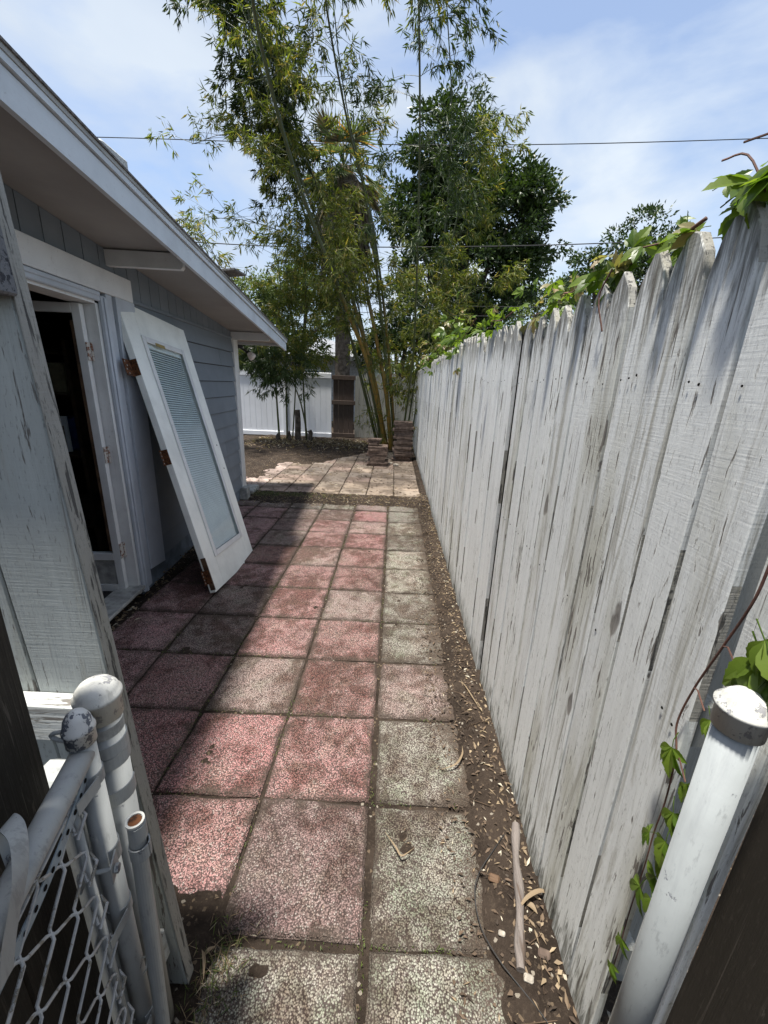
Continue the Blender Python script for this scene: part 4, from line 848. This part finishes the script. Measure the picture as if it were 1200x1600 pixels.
# stumps and posts at the back edge of the bed
def stub(px, py, h, r, lab, cat='stump'):
    g = atZ(px, py); n = 5; P = [g+np.array([rng.normal()*.012, rng.normal()*.012, h*k/n-.02]) for k in range(n+1)]
    o = part('cut_stump', tube(P, [r*(1.15-.15*k/n)*rng.uniform(.9, 1.1) for k in range(n+1)], 9), M_bark, None, origin=tuple(g)); tag(o, lab, cat)
stub(442, 692, .92, .075, 'thick grey tree stump post before the white fence, tallest of the stumps') if False else None
stub(466, 690, .82, .070, 'tall grey cut stump between the bamboo stems and the white fence post')
stub(436, 691, .22, .05, 'short grey stump at the left end of the bamboo grove')
stub(452, 691, .30, .045, 'small forked grey stump next to the vinyl fence post')
stub(484, 692, .33, .060, 'short dark stump at the foot of the leaning bamboo stem')

# ---------------------------------------------------------------- palm
py_ = 14.5; pb_ = atY(534, 560, py_); pt_ = atY(537, 262, py_)
pm = empty('fan_palm', (pb_[0], py_, 0), 'tall fan palm with a shaggy skirt of dead fronds behind the bamboo', 'palm tree')
part('trunk', tube(spline([(pb_[0], py_, -.1), (pb_[0]+.02, py_, 1.5), (pb_[0]+.03, py_, 3.2), (pt_[0], py_, pt_[2])], 5), [.30]*6+[.25]*5+[.24]*5, 14), M_bark, pm, smooth=True)
P_, D_, L_s, W_s = [], [], [], []
zt_ = pt_[2]
for k in range(2600):
    z = zt_-abs(rng.normal())*1.1-.05; z = max(z, zt_-2.9); a = rng.uniform(0, 6.28); r = .26+.42*math.sin(min(1, (zt_-z)/1.2)*1.57)*(1-.30*max(0, (zt_-z-1.2)/1.7)); r *= rng.uniform(.6, 1.1)
    P_.append((pt_[0]+r*math.cos(a), py_+r*math.sin(a), z)); D_.append((math.cos(a)*.18+rng.normal()*.12, math.sin(a)*.18, -1)); L_s.append(rng.uniform(.5, 1.4)); W_s.append(rng.uniform(.02, .055))
part('dead_skirt', leaves_mesh(P_, D_, L_s, W_s), M_dead, pm)
for k in range(22):
    a = k*2.4+rng.uniform(-.3, .3); el = rng.uniform(-.9, 1.2); d = np.array([math.cos(a)*math.cos(el), math.sin(a)*math.cos(el), math.sin(el)]); p0 = np.array([pt_[0], py_, zt_+.05]); pl_ = rng.uniform(.6, 1.0)
    q = p0+d*pl_+np.array([0, 0, -.12]); V1 = tube([p0, p0+d*pl_*.5, q], [.02, .015, .012], 5); s_ = np.cross(d, [0, 0, 1.]); s_ /= np.linalg.norm(s_); PP, DD = [], []
    for b in np.linspace(-1.45, 1.45, 22):
        dd = d*math.cos(b)+s_*math.sin(b)+np.array([0, 0, -.25*abs(math.cos(b))-.1]); PP.append(q); DD.append(dd)
    V2, F2 = leaves_mesh(PP, DD, rng.uniform(.65, .95), .055, up=np.array([0, 0, 1.]))
    part('frond', join(V1, (V2, F2.tolist())), M_palm if k % 3 else M_dead, pm)

# ---------------------------------------------------------------- broadleaf trees
def tree(name, lab, base, blobs, Y, n_cl, per, ls, mat, trunk_r=.25, group=None, sub=.35, depth=1.):
    root = empty(name, (base[0], Y, 0), lab, 'tree', group)
    P, D = [], []; cen = []; wts = []
    for (px, py, rp) in blobs:
        c = atY(px, py, Y); r = rp*np.linalg.norm(c-CC)/F*.93; cen.append((c, r)); wts.append(r**2)
    wts = np.array(wts)/sum(wts)
    for _ in range(n_cl):
        c, r = cen[rng.choice(len(cen), p=wts)]; v = rv(); v /= np.linalg.norm(v); rad = r*rng.uniform(.45, 1.02); cc = c+v*rad*np.array([1, depth, .95]); sz = sub*rng.uniform(.5, 1.2)
        u = rng.normal(size=(per, 3)); u /= np.linalg.norm(u, axis=1)[:, None]; pts = cc+u*sz*rng.uniform(.3, 1., (per, 1))*np.array([1, 1, .62]); P.append(pts); D.append(u*.8+v*.5+np.array([0, 0, -.15])+rng.normal(size=(per, 3))*.4)
    P = np.concatenate(P); D = np.concatenate(D); V, Fq = leaves_mesh(P, D, ls*rng.uniform(.7, 1.25, len(P)), ls*.5*rng.uniform(.7, 1.2, len(P))); part('crown', (V, Fq), mat, root)
    tb = np.array([base[0], Y, -.1]); top = np.mean([c for c, r in cen], 0); fork = tb*.5+np.array([top[0], Y, top[2]])*.5
    tr = part('trunk', tube(spline([tb, tb*.6+fork*.4+[.1, 0, 0], fork], 4), [trunk_r*(1.25-.06*i) for i in range(9)], 10), M_bark, root, smooth=True)
    for c, r in cen:
        part('limb', tube(spline([fork+[0, 0, -.3], (fork+c)/2+rv()*.15, c+rv()*.1], 4), [trunk_r*.55-.045*trunk_r*i for i in range(9)], 6), M_bark, tr, smooth=True)
    return root
tree('oak_tree', 'large dark evergreen oak rising behind the bamboo and the fence', (3.2, 0), [(702, 235, 58), (735, 300, 62), (690, 340, 60), (795, 345, 66), (838, 310, 34), (845, 375, 30), (745, 420, 62), (810, 430, 44), (665, 430, 48), (700, 500, 52), (770, 490, 44), (640, 330, 45)], 20, 620, 74, .20, M_oak, .34, sub=.55)
tree('shade_tree', 'round dark tree standing beyond the picket fence at the right', (9.5, 0), [(925, 410, 38), (990, 385, 42), (1030, 410, 36), (960, 450, 40), (1060, 450, 40), (1110, 470, 45)], 24, 260, 60, .20, M_oak, .3, sub=.6)
tree('olive_tree', 'pale olive green bushy tree behind the left bamboo grove', (-3.2, 0), [(448, 455, 42), (405, 470, 40), (490, 450, 38), (520, 500, 35), (425, 520, 35), (480, 540, 32)], 15.5, 260, 60, .11, M_bush, .16, sub=.36)
tree('far_tree', 'hazy green tree low behind the picket fence and the oak', (7, 0), [(850, 470, 30), (885, 460, 26), (815, 490, 30), (760, 520, 26)], 30, 130, 60, .2, M_bush, .2, sub=.7)
tree('hedge_tree', 'dark green tree mass low between the palm and the golden bamboo', (0, 0), [(575, 545, 24), (610, 520, 30), (650, 520, 36), (700, 540, 30), (625, 460, 28)], 16.5, 170, 60, .14, M_oak, .18, sub=.42)
far = []
P, D = [], []
for k in range(900):   # distant treeline as one mass
    a = rng.uniform(-1.9, 1.9); R = rng.uniform(60, 75); c = np.array([R*math.sin(a), R*math.cos(a), rng.uniform(0, max(.5, 4.2+1.8*math.sin(a*9)+rng.normal()))]); u = rng.normal(size=(26, 3)); P.append(c+u*np.array([1.6, 1.6, .9])); D.append(u)
o = part('far_treeline', leaves_mesh(np.concatenate(P), np.concatenate(D), .9, .6), M_oak); tag(o, 'low dark line of distant trees along the horizon', 'trees', kind='stuff')

# ---------------------------------------------------------------- creeper
def leaflet(p, d, nrm, L, Wd, seed):
    d = np.array(d)/np.linalg.norm(d); s_ = np.cross(d, nrm); s_ /= np.linalg.norm(s_)+1e-9; n = np.cross(s_, d); r = random.Random(seed)
    prof = [(0, 0), (.14, .30), (.30, .80), (.45, 1.), (.58, .86), (.64, .93), (.76, .55), (.82, .60), (.92, .22), (1, 0)]
    mid = [np.array(p)+d*L*t-n*L*.22*t*t for t, _ in prof]; V = []; Fc = []
    for (t, w_), m_ in zip(prof, mid): V += [tuple(m_), tuple(m_+s_*Wd*.5*w_+n*Wd*.16*w_), tuple(m_-s_*Wd*.5*w_+n*Wd*.16*w_)]
    for i in range(len(prof)-1):
        a, b = 3*i, 3*i+3; Fc += [(a, b, b+1, a+1), (a, a+2, b+2, b)]
    return V, Fc
def compound(seed, L=.075):
    r = random.Random(seed); parts_ = []
    for k, an in enumerate((-1.25, -.65, 0, .65, 1.25)):
        l = L*(1-.22*abs(an))*r.uniform(.85, 1.1); parts_.append(leaflet((0, 0, 0), (math.cos(an+r.uniform(-.12, .12)), math.sin(an), r.uniform(-.35, .1)), (r.uniform(-.3, .3), r.uniform(-.3, .3), 1), l, l*.48, seed*7+k))
    parts_.append(tube([(0, 0, 0), (-.02, 0, .002), (-.042, r.uniform(-.006, .006), -.006)], [.0011, .0011, .0014], 4)); return join(*parts_)
CL = [mkmesh('leaf', *compound(s), [M_vleaf]) for s in range(5)]+[mkmesh('leaf', *compound(20), [M_vleafr])]
def put_leaf(root, p, d, nrm, sc_, pale=.12):
    d = Vector(d).normalized(); n = Vector(nrm); y = n.cross(d).normalized(); n = d.cross(y); m = Matrix((d, y, n)).transposed()
    o = bpy.data.objects.new('leaf', CL[5] if rng.random() < pale else CL[rng.integers(0, 5)]); COL.objects.link(o); o.parent = root; o.rotation_euler = m.to_euler(); o.location = Vector(p)-WL[root]; o.scale = (sc_,)*3
def vine(name, lab, path_, lr, n_l, sc_, spread, face, pale=.12, r=.0022, updir=.3):
    S = spline(path_, 8); root = empty(name, tuple(S[0]), lab, 'creeper'); part('stem', tube(S, [r*(1.2-.7*i/len(S)) for i in range(len(S))], 6), M_stem, root, smooth=True)
    for k in range(n_l):
        i = rng.integers(0, len(S)); p = S[i]+rng.normal(size=3)*spread; d = (rng.normal()*.7+face[0]*.4, rng.normal(), rng.normal()*.5-updir); n = np.array(face)+rng.normal(size=3)*.45; put_leaf(root, p, d, n, sc_*rng.uniform(.55, 1.2), pale)
    return root
# runner down beside the right steel post (points on the fence face)
xf_ = FX-.010
hang = [atX(px, py, xf_) for px, py in ((1215, 850), (1180, 935), (1130, 1010), (1085, 1075), (1058, 1130), (1056, 1180), (1040, 1250), (1022, 1300), (1008, 1350), (985, 1420), (965, 1490), (952, 1530))]
root = vine('creeper_runner', 'creeper runner with five fingered leaves hanging beside the right steel post', hang, .0, 0, .5, .01, (-1, 0, 0), r=.0018)
for px, py, an, s_ in ((1050, 1168, 1.2, .62), (1180, 1055, 1.0, .95), (1160, 1090, .4, .5), (1072, 1225, .2, .5), (1052, 1270, .8, .55), (1015, 1300, 2.4, .45), (1035, 1340, .9, .62), (1000, 1385, 1.6, .62), (1018, 1405, .7, .5), (970, 1465, 1.0, .42), (955, 1505, .6, .38), (1110, 1125, .5, .45), (1195, 1000, -.3, .8), (1062, 1290, 0, .5), (1188, 1030, .4, .9), (1205, 1060, 1.6, .9), (1024, 1370, 1.9, .5), (1040, 1315, 1.3, .55)):
    p = atX(px, py, xf_-rng.uniform(.008, .03)); put_leaf(root, p, (-.25, -math.cos(an)*.8, -.55-math.sin(an)*.3), (-1, -.1+rng.normal()*.25, .55), s_*1.05, .05)
for px, py in ((1085, 1075), (1058, 1180), (1130, 1010)):
    a = atX(px, py, xf_); part('petiole', tube([a, a+np.array([-.012, -.02, .012]), a+np.array([-.02, -.05, .0])], .0012, 5), M_stem, root)
# clumps spilling over the fence top
ftz = lambda yy: 1.755+.085*ss(1.6, 3.4, yy)
def top_clump(lab, y0, y1, n, s_, zz=.03, pale=.12, spread=.04):
    pts = [(FX+.03+rng.normal()*.02, y0+(y1-y0)*t, ftz(y0+(y1-y0)*t)+zz*(.2+rng.random())) for t in np.linspace(0, 1, 5)]
    root = vine('creeper', lab, pts, 0, n, s_, spread, (-.7, -.5, .7), pale, .003, .15); return root
c1 = top_clump('creeper leaves rising above the nearest pointed fence boards', .62, .80, 15, .85, .035, .04, .014)
for a, b in (((.60, .03), (.66, .10)), ((.70, .02), (.78, .07)), ((.62, .09), (.74, .075))):
    part('shoot', tube(spline([(FX, a[0], 1.74+a[1]), (FX-.01, (a[0]+b[0])/2, 1.75+b[1]), (FX-.02, b[0], 1.75+b[1]+.01)], 4), .0016, 5), M_stem, c1)
top_clump('creeper clump above the fourth and fifth pointed boards', .84, 1.0, 10, .6, .02, .1, .014)
top_clump('yellowish creeper tuft standing up from the fence top', 1.10, 1.24, 18, .8, .06, .3, .02)
top_clump('pale leaved creeper tuft hanging over the fence top by the gap', 1.36, 1.9, 34, .75, .05, .2, .05)
top_clump('sparse creeper along the fence top beyond the missing board', 2.0, 2.9, 26, .8, .04, .2, .05)
top_clump('leafy creeper clump on the fence top, halfway along', 3.2, 4.6, 46, 1.2, .10, .25, .10)
top_clump('dense creeper near the far end of the fence top', 4.7, 7.5, 50, 1.3, .06, .25, .10)
tk = [(FX-.006, y_, ftz(y_)-.03-rng.random()*.05) for y_ in (.98, 1.1, 1.25, 1.33)]
o = part('dry_vine_stem', join(*[tube(spline([(FX-.004, y_, ftz(y_)+.01), (FX-.015, y_+.02, ftz(y_)-.05), (FX-.006, y_-.01, ftz(y_)-.13)], 5), .0022, 5) for y_ in (1.12, 1.28)][:1]), M_stem); tag(o, 'bare dry vine stem hooked over the boards below the yellowish tuft', 'vine stem')

# ---------------------------------------------------------------- ground litter
def scatter(name, lab, cat, pts_fn, n, L, Wd, mat, flat=.25, zoff=.004):
    P, D, U = [], [], []
    while len(P) < n:
        x, y_ = pts_fn()
        if -3.6 < x < .62 and .1 < y_ < 12:
            z = max(ground_z(x, y_), 0 if (on_pave(x, y_)) else -9)+zoff*rng.uniform(.3, 1.5); a = rng.uniform(0, 6.28); P.append((x, y_, z)); D.append((math.cos(a), math.sin(a), rng.normal()*flat))
    V, Fq = leaves_mesh(np.array(P), np.array(D), rng.uniform(L[0], L[1], n), rng.uniform(Wd[0], Wd[1], n), up=np.array([0, 0, 2.5]))
    o = part(name, (V, Fq), mat); tag(o, lab, cat, kind='stuff'); return o
def on_pave(x, y_): return (x < .36 and .31 < y_ < 5.05) or (5.5 < y_ < 9.3 and -2.4 < x < .43)
def strip(): y_ = rng.uniform(.2, 5.3)**1.0; return FX-.005-abs(rng.normal())*.055, y_
def strip_wide(): return rng.uniform(.22, .50), rng.uniform(.2, 5.3)
scatter('leaf_litter', 'tan dry leaf litter along the soil strip under the picket fence', 'leaf litter', strip, 520, (.010, .038), (.005, .013), M_dry, .35)
scatter('rotting_litter', 'dark rotting leaf bits matted on the soil under the picket fence', 'leaf litter', strip_wide, 1700, (.008, .03), (.004, .012), M_dry2, .5, .006)
scatter('wood_chips', 'pale chips and straw scattered on the soil by the path', 'litter', strip_wide, 420, (.006, .026), (.0018, .005), M_dry, .2)
def band(): return rng.uniform(-1.9, .48), 5.27+rng.normal()*.19
scatter('straw_litter', 'dry straw and leaves on the bare soil between path and patio', 'litter', band, 900, (.02, .07), (.004, .010), M_dry, .4)
def bandg(): return -1.85+abs(rng.normal())*.55, 5.30+rng.normal()*.07
scatter('short_grass', 'short sparse grass on the soil between path and patio', 'grass', bandg, 900, (.02, .05), (.003, .006), M_moss, 1.2)
def back(): return rng.uniform(-3.5, .5), 10.9-abs(rng.normal())*.75
scatter('mulch_litter', 'tan bamboo leaf litter around the bamboo at the back of the yard', 'leaf litter', back, 2600, (.05, .13), (.012, .03), M_dry, .5, .02)
def patl(): return rng.uniform(-2.3, .5), rng.uniform(5.6, 9.6)
scatter('patio_litter', 'scattered dry bamboo leaves on the patio pavers', 'leaf litter', patl, 420, (.03, .08), (.006, .014), M_dry, .2)
scatter('patio_crumbs', 'dark soil crumbs and rotting bits on the patio pavers', 'litter', patl, 1300, (.015, .06), (.008, .025), M_dry2, .15)
def pathl(): return rng.uniform(-1.5, .35), rng.uniform(.6, 5.0)
scatter('path_specks', 'few small dry specks and chips lying on the pink path', 'litter', pathl, 110, (.006, .022), (.002, .005), M_dry, .1, .003)
def joints():
    if rng.random() < .5: return PX0-T*rng.integers(0, 4)+rng.normal()*.004, rng.uniform(.3, 5.)
    return rng.uniform(-1.6, .3), PY0+T*rng.integers(-1, 11)+rng.normal()*.004
def joints2():
    while True:
        x, y_ = joints()
        if fbm(x, y_, 2.3, 2) > .03: return x, y_
scatter('joint_moss', 'green moss and grass blades in the joints between the pavers', 'moss', joints2, 2600, (.005, .013), (.0015, .003), M_moss, 1.4, -.002)
def corner(): return -.40+rng.normal()*.035, .64+rng.normal()*.06
scatter('grass_tuft', 'weedy grass at the foot of the left board panel', 'grass', corner, 260, (.02, .05), (.0015, .003), M_moss, 1.6, 0)
scatter('dry_grass', 'dry brown grass at the foot of the left board panel', 'grass', corner, 260, (.02, .05), (.0015, .003), M_dry, .9, 0)
def wallb(): y_ = rng.uniform(2.0, 5.2); return -1.66-.08*(y_-1.6)+abs(rng.normal())*.06, y_
scatter('wall_litter', 'dry leaves gathered along the foot of the house wall', 'leaf litter', wallb, 320, (.02, .05), (.006, .014), M_dry, .5, .006)
def farside(): return rng.uniform(-3.4, .48), 8.6+abs(rng.normal())*.9
V = []
tw = []
for k in range(130):
    if k < 70: x, y_ = strip()
    elif k < 95: x, y_ = band()
    else: x, y_ = back()
    if x > .5: continue
    z = ground_z(x, y_)+.006; a = rng.uniform(0, 6.28); l = rng.uniform(.03, .14)*(1 if k < 95 else 3); d = np.array([math.cos(a), math.sin(a), rng.normal()*.06]); q = np.array([x, y_, z])
    if q[0]+d[0]*l > .5: d[0] = -abs(d[0])
    tw.append((q, q+d*l, .0016 if k < 95 else .005, .0009))
o = part('fallen_twigs', tri_tubes(tw), M_twig); tag(o, 'small fallen twigs scattered on the soil by the fence and at the back', 'twigs', kind='stuff')
# single found things
lg = [np.array(atZ(px, py, .03)) for px, py in ((806, 1288), (806, 1340), (812, 1400), (812, 1470), (814, 1516))]
lg = spline(lg, 5); o = part('branch_piece', tube(lg, [.0125+.0025*math.sin(i*.9)+.001*i/len(lg) for i in range(len(lg))], 12), M_log, None, origin=tuple(lg[0])); tag(o, 'barkless grey brown branch lying on the soil by the fence foot', 'branch')
o = part('black_wire', tube(spline([atZ(px, py, .018+.004*(i % 2)) for i, (px, py) in enumerate(((790, 1300), (770, 1330), (748, 1365), (742, 1400), (752, 1450), (780, 1500), (815, 1545), (850, 1590), (880, 1640)))], 6), .0016, 6), M_cable); tag(o, 'thin black wire snaking over the soil beside the branch', 'wire')
def straw(pts, w_, lab, name='straw_leaf', mat=M_dry, z=.02):
    S = spline([np.array(atZ(px, py, z))+np.array([0, 0, dz]) for px, py, dz in pts], 6); V = []; Fc = []
    for i, p in enumerate(S):
        t_ = S[min(i+1, len(S)-1)]-S[max(0, i-1)]; s_ = np.cross(t_, [0, 0, 1.]); s_ /= np.linalg.norm(s_)+1e-9; ww = w_*math.sin(math.pi*min(.97, max(.08, i/(len(S)-1)))); V += [tuple(p+s_*ww), tuple(p+[0, 0, -ww*.5]), tuple(p-s_*ww)]
    for i in range(len(S)-1): Fc += [(3*i, 3*i+1, 3*i+4, 3*i+3), (3*i+1, 3*i+2, 3*i+5, 3*i+4)]
    o = part(name, (V, Fc), mat); tag(o, lab, 'dry leaf')
straw([(868, 1408, .0), (845, 1402, .03), (822, 1412, .03), (806, 1430, .012)], .006, 'pale curled straw leaf lying across the branch')
straw([(690, 1202, 0), (712, 1196, .008), (722, 1180, .006), (722, 1165, 0)], .004, 'curled yellow leaf on the green paver beside the fence')
straw([(602, 1300, 0), (618, 1325, .006), (628, 1338, .004), (648, 1324, .0)], .003, 'bent straw lying on the greenish paver')
straw([(820, 1412, .0), (830, 1418, .01), (840, 1428, 0)], .008, 'small tan leaf just right of the branch')
straw([(318, 1530, 0), (320, 1505, .02), (316, 1488, .012)], .004, 'upright straw tuft stalk by the foot of the left panel')
straw([(336, 1478, 0), (326, 1488, .01), (314, 1498, .0)], .005, 'tan straw leaf crossing the stalk by the left panel')
straw([(720, 1062, 0), (732, 1085, .02), (756, 1118, .0)], .003, 'long pale straw leaning at the fence foot further up the path')
for i, (px, py, s_, lb) in enumerate(((826, 1528, .012, 'white stone chip on the soil near the branch end'), (772, 1372, .016, 'flat brown bark piece left of the branch'), (850, 1490, .015, 'dark round stone near the last fence board'), (784, 1458, .009, 'square pale chip left of the branch'))):
    g = atZ(px, py, .022); bm_ = box(-s_, s_, -s_*.8, s_*.6, -.004, s_*.5, s_*.28); o = part('stone_chip', xf(bm_, lambda x, y_, z: tuple(g+np.array([x+y_*.4, y_-x*.3, z]))), [M_stone, M_brown, M_brick, M_stone][i]); tag(o, lb, 'stone')
